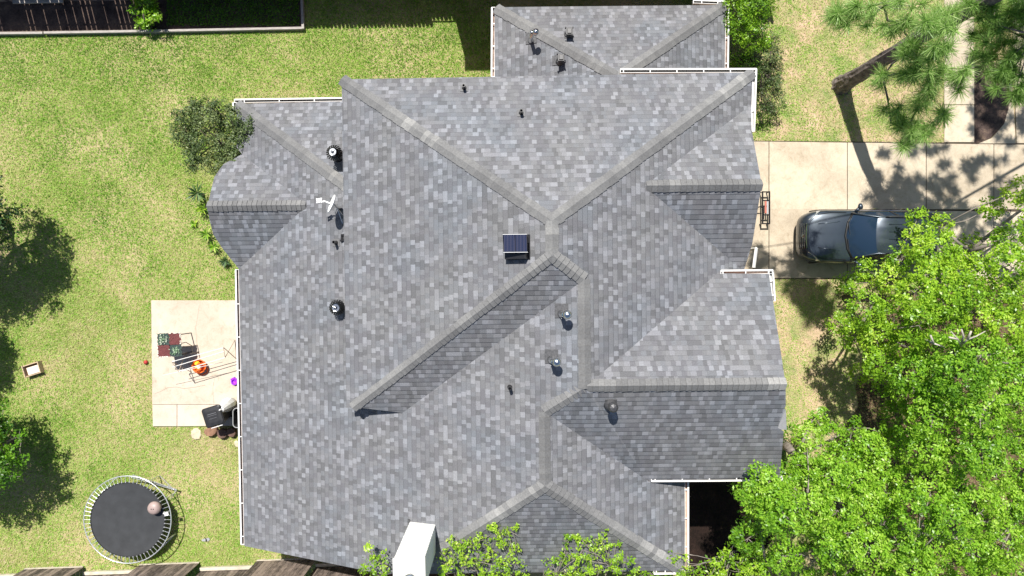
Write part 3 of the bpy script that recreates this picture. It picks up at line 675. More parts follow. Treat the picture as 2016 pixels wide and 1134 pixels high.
m.add(vs, fs); MATM = simple('trampoline_mat', (.028, .030, .033), .62, noise=.25, nscale=3, spec=.5)
mat_o = m.build('mat', MATM, t)
ring(RM - .02, .014, .785, n=72).build('mat_hem', simple('mat_hem', (.015, .015, .017), .7), mat_o)
sp_o = None
for k in range(62):
    a = 2 * math.pi * k / 62
    if sp_o is None:
        m = MB(); m.tube((RM - .01, 0, .78), (TR - .01, 0, .785), .0085, .0085, n=5); m.tube((RM - .02, 0, .785), (RM + .02, 0, .785), .02, n=5); sp_o = m.build('spring', SILVER, t)
    else:
        o = sp_o.copy(); COL.objects.link(o); o.parent = t; o.rotation_euler.z = a
for k in range(4):
    a = math.pi / 4 + k * math.pi / 2; m = MB(); d = .28
    p1, p2 = (TR * math.cos(a - d), TR * math.sin(a - d)), (TR * math.cos(a + d), TR * math.sin(a + d))
    m.path([(p1[0], p1[1], .76), (p1[0], p1[1], .06), (p1[0] * .9 + p2[0] * .1, p1[1] * .9 + p2[1] * .1, .02), (p1[0] * .1 + p2[0] * .9, p1[1] * .1 + p2[1] * .9, .02), (p2[0], p2[1], .06), (p2[0], p2[1], .76)], [.019] * 6, n=6)
    m.build('leg', SILVER, t)
A, B = P(262, 938, .62), P(338, 971, .62); d = (B - A).normalized(); nn = Vector((-d.y, d.x, 0))
t = thing('trampoline_ladder', 'silver tube ladder leaning along the upper right rim of the trampoline', 'ladder', A)
for s in (0, 1):
    m = MB(); o_ = nn * (.09 * s); m.path([o_ + Vector((0, 0, .1)), (B - A) + o_ * .3 + Vector((0, 0, -.35))], [.016, .016]); m.build('rail', SILVER, t)
for k in range(3):
    f = .2 + .3 * k; m = MB(); m.tube((B - A) * f + Vector((0, 0, .1 - .45 * f)), (B - A) * f + nn * .09 + Vector((0, 0, .1 - .45 * f)), .014); m.build('rung', SILVER, t)
m = MB(); m.path([(0, 0, .1), (-.12, -.12, -.25), (-.15, -.2, -.6)], [.014] * 3); m.path([(B - A) + Vector((0, 0, -.35)), (B - A) + Vector((-.25, -.32, -.45))], [.014] * 2); m.build('foot_bar', SILVER, t)
bc = P(304, 1000, .95)
m = MB(); m.lathe([(0, -.17), (.1, -.15), (.19, -.07), (.225, .02), (.2, .1), (.13, .15), (.05, .168), (0, .17)], n=28); 
t = thing('play_ball', 'pale pinkish ball resting on the black trampoline mat', 'ball', (bc.x, bc.y, .93)); m.build('skin', simple('pink_vinyl', (.33, .25, .23), .5, noise=.12), t, smooth=True)
for s in (-1, 1):
    m = MB(); m.lathe([(.022, 0), (.018, .008), (0, .008)], (s * .035, .0, .164), n=10); m.build('valve', BLACK, t)
m = MB(); m.box((0, 0, .0), (.13, .11, .04), .2); m.box((-.1, .02, 0), (.04, .04, .03))
o = m.build('white_clip', WHITEMETAL, None, bevel=.008, loc=P(328, 1012, .82)); tag(o, 'small white plastic clip on the trampoline springs by the ball', 'clip')

# ------------------------------------------------------------------ patio things
Z0 = .06
tz = .98; tcn = P(334, 679, tz)
t = thing('patio_table', 'tall square patio table covered by a four-patch red and leafy cloth', 'table', (tcn.x, tcn.y, Z0), .05)
RED = simple('red_cloth', (.13, .035, .035), .9, noise=.4, nscale=40, bump=.8, bscale=50); 
DKG = simple('leafy_cloth', (.03, .05, .045), .85, noise=.5, nscale=14); FR = simple('pale_fringe', (.7, .67, .58), .9)
FOL = leafmat('pale_leaf_print', [(0, (.08, .16, .08)), (.5, (.2, .3, .18)), (1, (.7, .72, .6))], trans=.1)
tp = tz - Z0
for (sx, sy, mt) in ((-1, 1, DKG), (1, 1, RED), (-1, -1, RED), (1, -1, DKG)):
    m = MB(); gx = 8; s_ = .4
    cx, cy = sx * (s_ / 2), sy * (s_ / 2)
    vs = []; 
    for i in range(gx + 1):
        for j in range(gx + 1):
            e1 = .02 * math.sin(j * 2.3 + sx) * (i in (0, gx)); e2 = .02 * math.sin(i * 2.9 + sy) * (j in (0, gx))
            vs.append((cx - s_ / 2 + s_ * i / gx + e1, cy - s_ / 2 + s_ * j / gx + e2, tp + random.uniform(0, .018) + (.01 if sx * sy > 0 else 0)))
    m.add(vs, [(i * (gx + 1) + j, (i + 1) * (gx + 1) + j, (i + 1) * (gx + 1) + j + 1, i * (gx + 1) + j + 1) for i in range(gx) for j in range(gx)])
    sq = m.build('cloth_square', mt, t)
    n = 70 if mt is DKG else 26; co = []; rv = []
    for k in range(n):
        if mt is DKG: x, y = cx + random.gauss(0, .08) + sx * .01, cy + random.gauss(0, .08)
        else:
            e = random.random() * 4; u = random.uniform(-.19, .19); x, y = (cx + u, cy + sy * .19) if e < 2 else (cx + sx * .19, cy + u)
        a = random.random() * 6.3; l = random.uniform(.015, .035); z = tp + .03 + random.random() * .02
        co += [(x - l * math.cos(a), y - l * math.sin(a), z), (x + l * .5 * math.sin(a), y - l * .5 * math.cos(a), z + .01), (x + l * math.cos(a), y + l * math.sin(a), z), (x - l * .5 * math.sin(a), y + l * .5 * math.cos(a), z + .01)]
        rv.append(random.random() * (.7 if (sx, sy) == (1, -1) else 1) if mt is DKG else 1)
    fastmesh('leaf_trim', np.array(co), 4, rv, FOL if mt is DKG else FR, sq)
m = MB(); m.box((0, 0, tp - .03), (.74, .74, .03)); m.build('tabletop', BLACK, t)
for sx in (-1, 1):
    for sy in (-1, 1): m = MB(); m.tube((sx * .33, sy * .33, 0), (sx * .33, sy * .33, tp - .04), .018); m.build('leg', BLACKMETAL, t)
# chair behind the table
cz = P(366, 683, .5); t = thing('metal_chair', 'small dark metal chair frame half behind the patchwork table', 'chair', (cz.x, cz.y, Z0), .15)
BRZ = simple('bronze_metal', (.12, .10, .08), .4, metal=.5)
m = MB(); m.path([(-.17, -.02, .4), (-.15, .14, .75), (.17, .16, .75), (.2, 0, .4)], [.014] * 4); m.build('backrest', BRZ, t)
m = MB(); m.path([(-.17, -.25, .42), (-.17, .0, .42), (.2, 0, .42), (.2, -.25, .42), (-.17, -.25, .42)], [.013] * 5); m.build('seat_frame', BRZ, t)
for x in (-.17, .2):
    for y in (-.25, 0): m = MB(); m.tube((x, y, 0), (x, y, .42), .012); m.build('leg', BRZ, t)
# clothes airer
t = thing('drying_rack', 'long white tube clothes airer standing across the patio beside the table', 'clothes airer', P(390, 735, Z0))
o0 = P(390, 735, Z0); WT = simple('white_tube', (.75, .74, .71), .4); BT = simple('tan_tube', (.33, .27, .22), .5)
for (a, b, z) in (((339, 712), (439, 685), 1.05), ((339, 723), (441, 692), 1.0), ((352, 731), (443, 704), 1.0), ((320, 739), (438, 713), .8)):
    m = MB(); m.tube(P(*a, z) - o0, P(*b, z) - o0, .012 if z > .9 else .007, n=6); m.build('rail', WT, t)
for (a, b, c, d) in (((312, 718), (362, 735), (338, 712), (320, 741)), ((448, 671), (455, 700), (436, 684), (446, 704))):
    A, B = P(338 if a[0] < 400 else 440, 712 if a[0] < 400 else 684, 1.05) - o0, P(352 if a[0] < 400 else 443, 732 if a[0] < 400 else 704, 1.0) - o0
    for (q, g_) in ((A, B + Vector((0, -.12, 0))), (B, A + Vector((0, .18, 0)))):
        m = MB(); m.tube(q, Vector((g_.x, g_.y, 0)), .012, n=6); m.build('leg', BT, t)
    m = MB(); m.tube(A, B, .012, n=6); m.tube((A.x, A.y + .18, 0), (B.x, B.y - .12, 0), .011, n=6); m.build('cross_bar', BT, t)
# orange toy
o0 = P(397, 720, Z0)
t = thing('toy_basket', 'bright orange and yellow toy basket on the patio under the airer', 'toy basket', o0, .3)
OR = simple('orange_plastic', (.75, .14, .02), .5, noise=.3, nscale=12); YE = simple('yellow_plastic', (.85, .5, .03), .5)
m = MB(); m.lathe([(.0, .0), (.18, 0), (.23, .22), (.25, .24), (.23, .25), (.2, .22), (.17, .04), (0, .04)], n=18, wob=.05); m.build('basket', OR, t)
for k in range(7):
    m = MB(); a = k * .9; r = .1 * (k % 3) * .7; m.lathe([(0, -.06), (.07, -.03), (.09, .02), (.05, .06), (0, .07)], (r * math.cos(a), r * math.sin(a), .2 + .03 * (k % 2)), n=9, wob=.15, M=Matrix.Rotation(k, 3, 'X')); m.build('toy', (YE, OR, YE, FR)[k % 4], t)
m = MB(); m.path([(-.22, -.16, .05), (-.1, -.32, .02), (.12, -.3, .02), (.2, -.14, .05)], [.02] * 4); m.build('handle', OR, t)
PU = simple('purple_plastic', (.3, .02, .62), .4)
t = thing('purple_toy', 'small purple plastic toy at the gutter edge of the patio', 'toy', P(463, 751, Z0), .2)
m = MB(); m.lathe([(.12, 0), (.14, .05), (.12, .1), (.09, .1), (.08, .04), (.0, .03)], n=7); m.build('bowl', PU, t); m = MB(); m.box((-.04, .12, .05), (.16, .05, .08), .3); m.build('block', PU, t, bevel=.01)
# rubbish bin
bz = 1.02; bc = P(419, 820, bz); t = thing('wheeled_bin', 'black wheeled rubbish bin with a closed lid at the patio corner', 'bin', (bc.x, bc.y, Z0), .3)
def rrect(hx, hy, r, n=5):
    pts = []
    for cx, cy, a0 in ((hx - r, hy - r, 0), (-hx + r, hy - r, 90), (-hx + r, -hy + r, 180), (hx - r, -hy + r, 270)):
        for k in range(n + 1): a = math.radians(a0 + 90 * k / n); pts.append((cx + r * math.cos(a), cy + r * math.sin(a)))
    return pts
def loft(mb, secs):
    n = len(secs[0][0]); vs = []
    for pts, z in secs: vs += [(p[0], p[1], z) for p in pts]
    fs = [tuple(range(n))[::-1], tuple(range((len(secs) - 1) * n, len(secs) * n))]
    for i in range(len(secs) - 1): fs += [(i * n + k, i * n + (k + 1) % n, (i + 1) * n + (k + 1) % n, (i + 1) * n + k) for k in range(n)]
    mb.add(vs, fs)
BIN = simple('bin_plastic', (.018, .018, .02), .42, noise=.3, nscale=10)
m = MB(); loft(m, [(rrect(.22, .24, .05), .0), (rrect(.29, .31, .06), .85), (rrect(.31, .33, .07), .87), (rrect(.31, .33, .07), .9)]); m.build('body', BIN, t)
m = MB(); loft(m, [(rrect(.33, .34, .09), .9), (rrect(.33, .34, .09), .93), (rrect(.29, .3, .1), .965), (rrect(.2, .2, .08), .975)]); lid = m.build('lid', BIN, t)
m = MB(); m.box((0, .1, .978), (.3, .02, .012)); m.box((0, .04, .978), (.34, .012, .01)); m.box((0, -.06, .978), (.26, .012, .01)); m.build('lid_rib', simple('grey_plastic', (.12, .12, .13), .4), lid)
m = MB(); m.tube((-.2, -.37, .88), (.2, -.37, .88), .016); m.box((-.14, -.35, .88), (.03, .06, .04)); m.box((.14, -.35, .88), (.03, .06, .04)); m.build('handle', WHITEMETAL, t)
for s in (-1, 1): m = MB(); m.tube((s * .27, -.27, .1), (s * .32, -.27, .1), .1, n=16); m.build('wheel', RUBBER, t)
# white sacks behind it
t = thing('rubbish_sack', 'crumpled white plastic sack leaning behind the black bin', 'sack', (P(437, 801, .85).x, P(437, 801, .85).y, Z0))
m = MB(); m.lathe([(0, 0), (.2, .02), (.24, .25), (.2, .5), (.15, .7), (.1, .86), (.0, .93)], n=11, wob=.16, M=Matrix.Rotation(.12, 3, 'X')); m.build('bag', simple('white_plastic', (.62, .63, .64), .35, noise=.2), t)
m = MB(); m.lathe([(0, -.05), (.05, 0), (.02, .08), (0, .1)], (.0, -.08, .93), n=6); m.build('knot', WHITEMETAL, t)
t = thing('grey_tub', 'dark grey tub standing half under the long west gutter', 'tub', P(478, 818, Z0))
m = MB(); loft(m, [(rrect(.13, .28, .1), 0), (rrect(.16, .33, .13), .45), (rrect(.14, .31, .12), .45), (rrect(.12, .26, .1), .05)]); m.build('body', BIN, t); ring(.0, .0, 0) 
m = MB(); r_ = rrect(.165, .335, .13); m.path([(*p, .46) for p in r_ + r_[:1]], [.014] * (len(r_) + 1), n=5); m.build('rim', simple('grey_rim', (.35, .36, .37), .4), t)
# stones
def stone(px, py, sx, sy, sz, rz, mat, label, name='flat_rock', sd_=1):
    rnd = random.Random(sd_); m = MB(); n = 9; pts = []
    for k in range(n): a = 2 * math.pi * k / n; r = rnd.uniform(.82, 1.1); pts.append((sx * r * math.cos(a), sy * r * math.sin(a)))
    c = [(p[0] * .86 + rnd.uniform(-.01, .01), p[1] * .86) for p in pts]
    vs = [(*p, 0) for p in pts] + [(p[0], p[1], sz * rnd.uniform(.6, .8)) for p in pts] + [(*p, sz * rnd.uniform(.9, 1.1)) for p in c]
    m.add(vs, [tuple(range(2 * n, 3 * n))] + [(i * n + k, i * n + (k + 1) % n, (i + 1) * n + (k + 1) % n, (i + 1) * n + k) for i in (0, 1) for k in range(n)])
    o = m.build(name, mat, None, bevel=.01, loc=P(px, py, 0)); o.rotation_euler.z = rz; tag(o, label, 'rock', 'rocks along the patio edge'); return o
RK = simple('brown_rock', (.24, .13, .08), .9, noise=.4, nscale=9, bump=.6, bscale=12); RK2 = simple('dark_rock', (.12, .07, .055), .9, noise=.4, nscale=9, bump=.6, bscale=12); RK3 = simple('cream_rock', (.5, .43, .31), .9, noise=.2, nscale=9)
stone(419, 848, .27, .17, .22, .1, RK, 'reddish brown rock just below the black bin', sd_=1)
stone(441, 852, .19, .2, .2, -.2, RK2, 'dark brown rock in the middle of the row below the patio', sd_=2)
stone(459, 850, .2, .18, .2, .3, RK2, 'dark brown rock next to the gutter at the end of the row', sd_=3)
o = stone(386, 854, .2, .22, .05, .5, RK3, 'flat cream stone lying in the grass left of the brown rocks', sd_=6)
stone(468, 874, .1, .14, .05, .5, RK3, 'small cream stone beside the gutter below the rocks', sd_=5)
# red ball, wooden box, sandal
t = thing('red_toy', 'tiny red toy on the lawn at the left edge of the patio', 'toy', P(289, 713, 0)); m = MB(); m.lathe([(0, 0), (.06, .02), (.075, .07), (.05, .12), (0, .14)], n=9, wob=.1); m.build('body', simple('red_plastic', (.4, .03, .03), .5), t, smooth=True)
t = thing('wooden_box', 'small open wooden box with a cream panel on the left lawn', 'box', P(70, 726, 0), .3)
PINE = woodmat('pale_wood', (.3, .2, .12), (.6, .47, .33), (1, 5, 5)); BRN = woodmat('brown_wood', (.2, .09, .035), (.34, .17, .08), (5, 1, 1))
m = MB(); m.box((0, 0, .02), (.56, .38, .03)); m.build('bottom', BRN, t)
m = MB(); m.box((.03, -.03, .17), (.42, .26, .03)); m.build('panel', simple('cream_panel', (.72, .63, .5), .7, noise=.1), t, bevel=.004)
for c, d in (((-.28, 0, .12), (.03, .42, .24)), ((.28, 0, .12), (.03, .42, .24)), ((0, .19, .1), (.53, .03, .2)), ((0, -.19, .1), (.53, .03, .2))): m = MB(); m.box(c, d); m.build('side', PINE, t, bevel=.003)
t = thing('sandal', 'grey sandal lost on the lawn right of the trampoline', 'sandal', P(406, 1062, 0), .1)
m = MB(); loft(m, [([(-.14, -.03), (-.05, -.05), (.08, -.055), (.14, -.02), (.14, .03), (.07, .055), (-.05, .04), (-.14, .03)], 0.01), ([(-.14, -.03), (-.05, -.05), (.08, -.055), (.14, -.02), (.14, .03), (.07, .055), (-.05, .04), (-.14, .03)], .045)]); m.build('sole', simple('grey_foam', (.3, .3, .32), .8), t)
m = MB(); m.path([(.0, -.055, .04), (.03, -.02, .09), (.03, .02, .09), (0, .055, .04)], [.014] * 4); m.build('strap', BLACK, t)

# ------------------------------------------------------------------ steel cargo frame by the garage
fz = .35; c0 = P(1508, 409, fz)
t = thing('steel_frame', 'black steel rectangular frame with a red strap by the garage', 'cargo frame', (c0.x, c0.y, .05))
hx, hy = .12, .55
for x in (-hx, hx): m = MB(); m.box((x, 0, .3), (.045, 2 * hy + .045, .05)); m.build('long_bar', BLACKMETAL, t, bevel=.004)
for y in (-hy, -.25, .25, hy): m = MB(); m.box((0, y, .3), (2 * hx - .045, .04, .045)); m.build('cross_bar', BLACKMETAL, t, bevel=.004)
m = MB(); m.box((-.02, .02, .31), (.05, .42, .05)); m.build('strap', simple('red_strap', (.42, .12, .09), .7), t); m = MB(); m.box((.05, .0, .31), (.04, .44, .04)); m.build('axle', SILVER, t)
m = MB(); m.path([(-.1, 0, .3), (-.22, .03, .36), (-.34, .0, .3)], [.02] * 3); m.build('hitch', BLACKMETAL, t)
for x in (-hx, hx):
    for y in (-hy, hy): m = MB(); m.tube((x, y, 0), (x, y, .28), .02); m.build('leg', BLACKMETAL, t)

# ------------------------------------------------------------------ fences
def picket_fence(x0, x1, y, h, label, gaps=True, drops=()):
    t = thing('board_fence', label, 'fence', HP(x0, y))
    t.rotation_euler.z = HA; L = x1 - x0; x = 0; k = 0
    while x < L:
        m = MB()
        for q in range(14):
            if x > L: break
            wd = .138; hh = h + random.uniform(-.012, .012)
            for (a, b, dh) in drops:
                if a < x0 + x < b: hh += dh
            hb = hh - (.04 if x0 + x < -7.25 else random.uniform(.05, .32)); ins = .03 if x0 + x < -7.25 else .035
            vs = [(x, 0, .02), (x + wd, 0, .02), (x + wd, 0, hb), (x + wd - ins, 0, hh), (x + ins, 0, hh), (x, 0, hb)]
            m.add(vs + [(a, .018, c) for a, b, c in vs], [tuple(range(6)), tuple(range(6, 12))[::-1]] + [(i, 6 + i, 6 + (i + 1) % 6, (i + 1) % 6) for i in range(6)], 0, random.random())
            x += wd + (random.choice((.001, .001, .002, .022, .03, .036)) if x0 + x < -12.5 else .003)
        m.build('board_panel', OLDWOOD, t)
        k += 1
    m = MB(); m.box((L / 2, .04, .4), (L, .04, .06)); m.build('rail', OLDWOOD, t); m = MB(); m.box((L / 2, .04, h - .3), (L, .04, .06)); m.build('rail', OLDWOOD, t)
    return t
picket_fence(-19, 9, 10.25, 1.9, 'wooden board fence just past the top of the photo throwing the shadow', drops=((-2.95, -2.1, -.45),))
# low timber border of the garden bed
t = thing('timber_border', 'low grey timber border edging the dark bed at top left', 'border', P(0, 68, 0))
o0 = P(0, 68, 0); 
for (a, b) in (((-60, 69), (90, 67.5)), ((91, 67.3), (325, 63.5)), ((326, 63.5), (598, 58))):
    A, B = P(*a) - o0, P(*b) - o0; d = B - A; m = MB(); m.box((A + B) / 2 + Vector((0, 0, .08)), (d.length - .02, .085, .17), math.atan2(d.y, d.x)); m.build('timber', GREYWOOD, t, bevel=.01)
A, B = P(599, 60) - o0, P(594, -60) - o0; d = B - A; m = MB(); m.box((A + B) / 2 + Vector((0, 0, .09)), (d.length, .09, .18), math.atan2(d.y, d.x)); m.build('timber', GREYWOOD, t, bevel=.01)
m = MB(); m.box((0, 0, 0), (1.75, .12, .06), .02); o = m.build('loose_plank', GREYWOOD, None, bevel=.006, loc=P(75, 3, .25)); tag(o, 'loose grey plank at the top left corner of the dark bed', 'plank')
# alternating panel fence along the bottom
t = thing('panel_fence', 'weathered board fence of staggered panels along the bottom left edge', 'fence', P(0, 1130, 0)); o0 = P(0, 1130, 0)
CURB = simple('pale_kickboard', (.5, .45, .36), .85, noise=.25, nscale=6)
segs = [(-70, 50, 0), (51, 166, 1), (167, 276, 0), (277, 394, 1), (395, 506, 0), (507, 622, 1), (623, 735, 0), (736, 850, 1), (851, 960, 0)]
yl = lambda x: 1130 - (x) * .036
for i, (xa, xb, near) in enumerate(segs):
    off = -9 if near else 0
    A, B = P(xa, yl(xa) + off, 0) - o0, P(xb, yl(xb) + off, 0) - o0; d = B - A; L = d.length; d.normalize(); ang = math.atan2(d.y, d.x); bk = Vector((d.y, -d.x, 0))
    if not near:
        m = MB(); m.box((A + B) / 2 + Vector((0, 0, .07)) + bk * .05, (L, .11, .14), ang, c_ := 0) if False else m.box((A + B) / 2 + Vector((0, 0, .07)) + bk * .05, (L, .11, .14), ang); m.build('kickboard', CURB, t, bevel=.01)
    else:
        m = MB(); m.box((A + B) / 2 + Vector((0, 0, .05)) - bk * .015, (L, .025, .10), ang); m.build('kickboard', CURB, t)
    m = MB(); x = 0; b0 = bk * (.0 if near else .13)
    while x < L - .05:
        wd = .14; hh = 1.75 + random.uniform(-.02, .02)
        m.box(A + d * (x + wd / 2) + b0 + Vector((0, 0, .1 + hh / 2)) + bk * random.uniform(0, .006), (wd - .006, .02, hh), ang, col=random.random()); x += wd
    m.build('board_panel', OLDWOOD, t)
    m = MB(); m.box((A + B) / 2 + b0 + bk * .04 + Vector((0, 0, 1.5)), (L, .04, .08), ang); m.build('rail', OLDWOOD, t)

# ------------------------------------------------------------------ neighbour to the north (off the frame, its shadow lies on the lawn)
nb = thing('neighbour_house', 'two-storey neighbouring house past the top edge casting shade on the lawn', 'house', HP(-2.2, 10.7)); nb.rotation_euler.z = HA
m = MB(); loft(m, [([(0, 0), (10, 0), (10, 8), (0, 8)], 0), ([(0, 0), (10, 0), (10, 8), (0, 8)], 5.3)]); m.build('wall', BRICK, nb)
m = MB(); m.add([(-.1, -.1, 5.3), (10.3, -.1, 5.3), (10.3, 8.3, 5.3), (-.1, 8.3, 5.3), (3.5, 4.1, 6.6), (6.5, 4.1, 6.6)], [(0, 1, 5, 4), (1, 2, 5), (2, 3, 4, 5), (3, 0, 4), (3, 2, 1, 0)]); m.build('roof', simple('neighbour_roof', (.13, .12, .12), .9, noise=.2), nb)
for x in (2, 5, 8):
    m = MB(); m.box((x, -.03, 1.5), (1.2, .06, 1.4)); m.build('window', WHITE, nb); 

# ------------------------------------------------------------------ SUV
NAVY = simple('dark_blue_paint', (.032, .045, .062), .32, metal=.45, coat=.8, spec=.6, noise=.15, nscale=2)
TRIM = simple('black_trim', (.012, .012, .013), .5); CGL = simple('car_glass', (.012, .026, .05), .07, spec=.6, coat=0)
CHR = simple('chrome', (.75, .75, .76), .12, metal=1); LAMP = simple('lamp_glass', (.55, .56, .58), .08, metal=.5); TL = simple('red_lamp', (.35, .01, .01), .15)
cf = P(1575, 465, .8)
car = thing('parked_suv', 'dark blue grey SUV parked nose towards the garage', 'car', (cf.x, cf.y, .05), -.012)
def carbody():
    xs =  [0, .04, .14, .34, .62, 1.0, 1.4, 2.0, 2.8, 3.6, 4.1, 4.4, 4.58, 4.64]
    hw =  [.48, .62, .74, .85, .905, .925, .92, .915, .92, .925, .905, .86, .76, .62]
    hz =  [.62, .78, .90, .985, 1.04, 1.09, 1.13, 1.12, 1.12, 1.14, 1.14, 1.1, 1.0, .8]
    bz =  [.36, .3, .25, .22, .2, .2, .2, .2, .2, .2, .22, .28, .34, .42]
    vs = []; N_ = 9
    for x, w_, h_2, b_ in zip(xs, hw, hz, bz):
        half = [(w_ * .8, b_), (w_ * .98, b_ + .1), (w_, b_ + (h_2 - b_) * .5), (w_ * .985, b_ + (h_2 - b_) * .78), (w_ * .93, h_2 - .07), (w_ * .84, h_2 - .015), (w_ * .6, h_2 + .012), (w_ * .3, h_2 + .022), (0, h_2 + .02)]
        vs += [(x, y, z) for y, z in half] + [(x, -y, z) for y, z in half[:-1][::-1]]
    n = 2 * N_ - 1; fs = []
    for i in range(len(xs) - 1): fs += [(i * n + k, (i + 1) * n + k, (i + 1) * n + k + 1, i * n + k + 1) for k in range(n - 1)] + [(i * n + n - 1, (i + 1) * n + n - 1, (i + 1) * n, i * n)]
    fs += [tuple(range(n)), tuple(range((len(xs) - 1) * n, len(xs) * n))[::-1]]
    m = MB(); m.add(vs, fs); return m
body = carbody().build('body', NAVY, car, smooth=True, subsurf=1)
# greenhouse: rows from belt to roof
def roofline(z): pass
bx = [(1.44, .0), (1.50, .40), (1.66, .76)]   # windscreen foot, centre to corner
m = MB()   # roof skin
rx = [2.22, 2.32, 2.6, 3.0, 3.5, 3.95, 4.15]; rw = [.58, .60, .615, .62, .61, .59, .54]; rzv = [1.60, 1.64, 1.665, 1.67, 1.66, 1.63, 1.58]
vs = []; ny = 17
for x, w_, z in zip(rx, rw, rzv):
    for j in range(ny):
        f = -1 + 2 * j / (ny - 1); dx = -.06 * (1 - f * f) if x < 2.5 else (.05 * (1 - f * f) if x > 4 else 0)
        rib = .012 if j in (4, 5, 11, 12) and 2.5 < x < 4 else (.006 if j == 8 and 2.5 < x < 4 else 0)
        vs.append((x + dx, f * w_, z - .035 * abs(f) ** 3 + rib))
m.add(vs, [(i * ny + j, (i + 1) * ny + j, (i + 1) * ny + j + 1, i * ny + j + 1) for i in range(len(rx) - 1) for j in range(ny - 1)]); roof = m.build('roof', NAVY, car, smooth=True)
for y in (-.36, -.12, .12, .36): m = MB(); m.box((3.2, y, 1.682), (1.3, .035, .012)); m.build('roof_rib', NAVY, roof, bevel=.004)
for s in (-1, 1): m = MB(); m.path([(2.45, s * .6, 1.66), (2.6, s * .605, 1.70), (3.3, s * .61, 1.715), (3.9, s * .59, 1.69), (4.02, s * .58, 1.65)], [.018] * 5); m.build('roof_rail', TRIM, roof, smooth=True)
m = MB(); vs = []; ny = 9   # windscreen
for r in range(5):
    u = r / 4
    for j in range(ny):
        f = -1 + 2 * j / (ny - 1); x = (1.38 + .20 * abs(f) ** 2.2) * (1 - u) + (2.17 + .055 * f * f) * u; yy = f * (.735 * (1 - u) + .57 * u); z = 1.12 * (1 - u) + 1.60 * u + .05 * math.sin(math.pi * u) - .02 * f * f
        vs.append((x, yy, z))
m.add(vs, [(i * ny + j, (i + 1) * ny + j, (i + 1) * ny + j + 1, i * ny + j + 1) for i in range(4) for j in range(ny - 1)]); m.build('windscreen', CGL, car, smooth=True)
m = MB(); m.path([(1.60, -.74, 1.135), (1.44, -.45, 1.15), (1.36, 0, 1.16), (1.44, .45, 1.15), (1.60, .74, 1.135)], [.035] * 5); cw = m.build('cowl', TRIM, car, smooth=True)
for y in (-.1, .5): m = MB(); m.path([(1.43, y, 1.19), (1.46, y - .3, 1.20), (1.50, y - .5, 1.20)], [.01] * 3); m.build('wiper', TRIM, car)
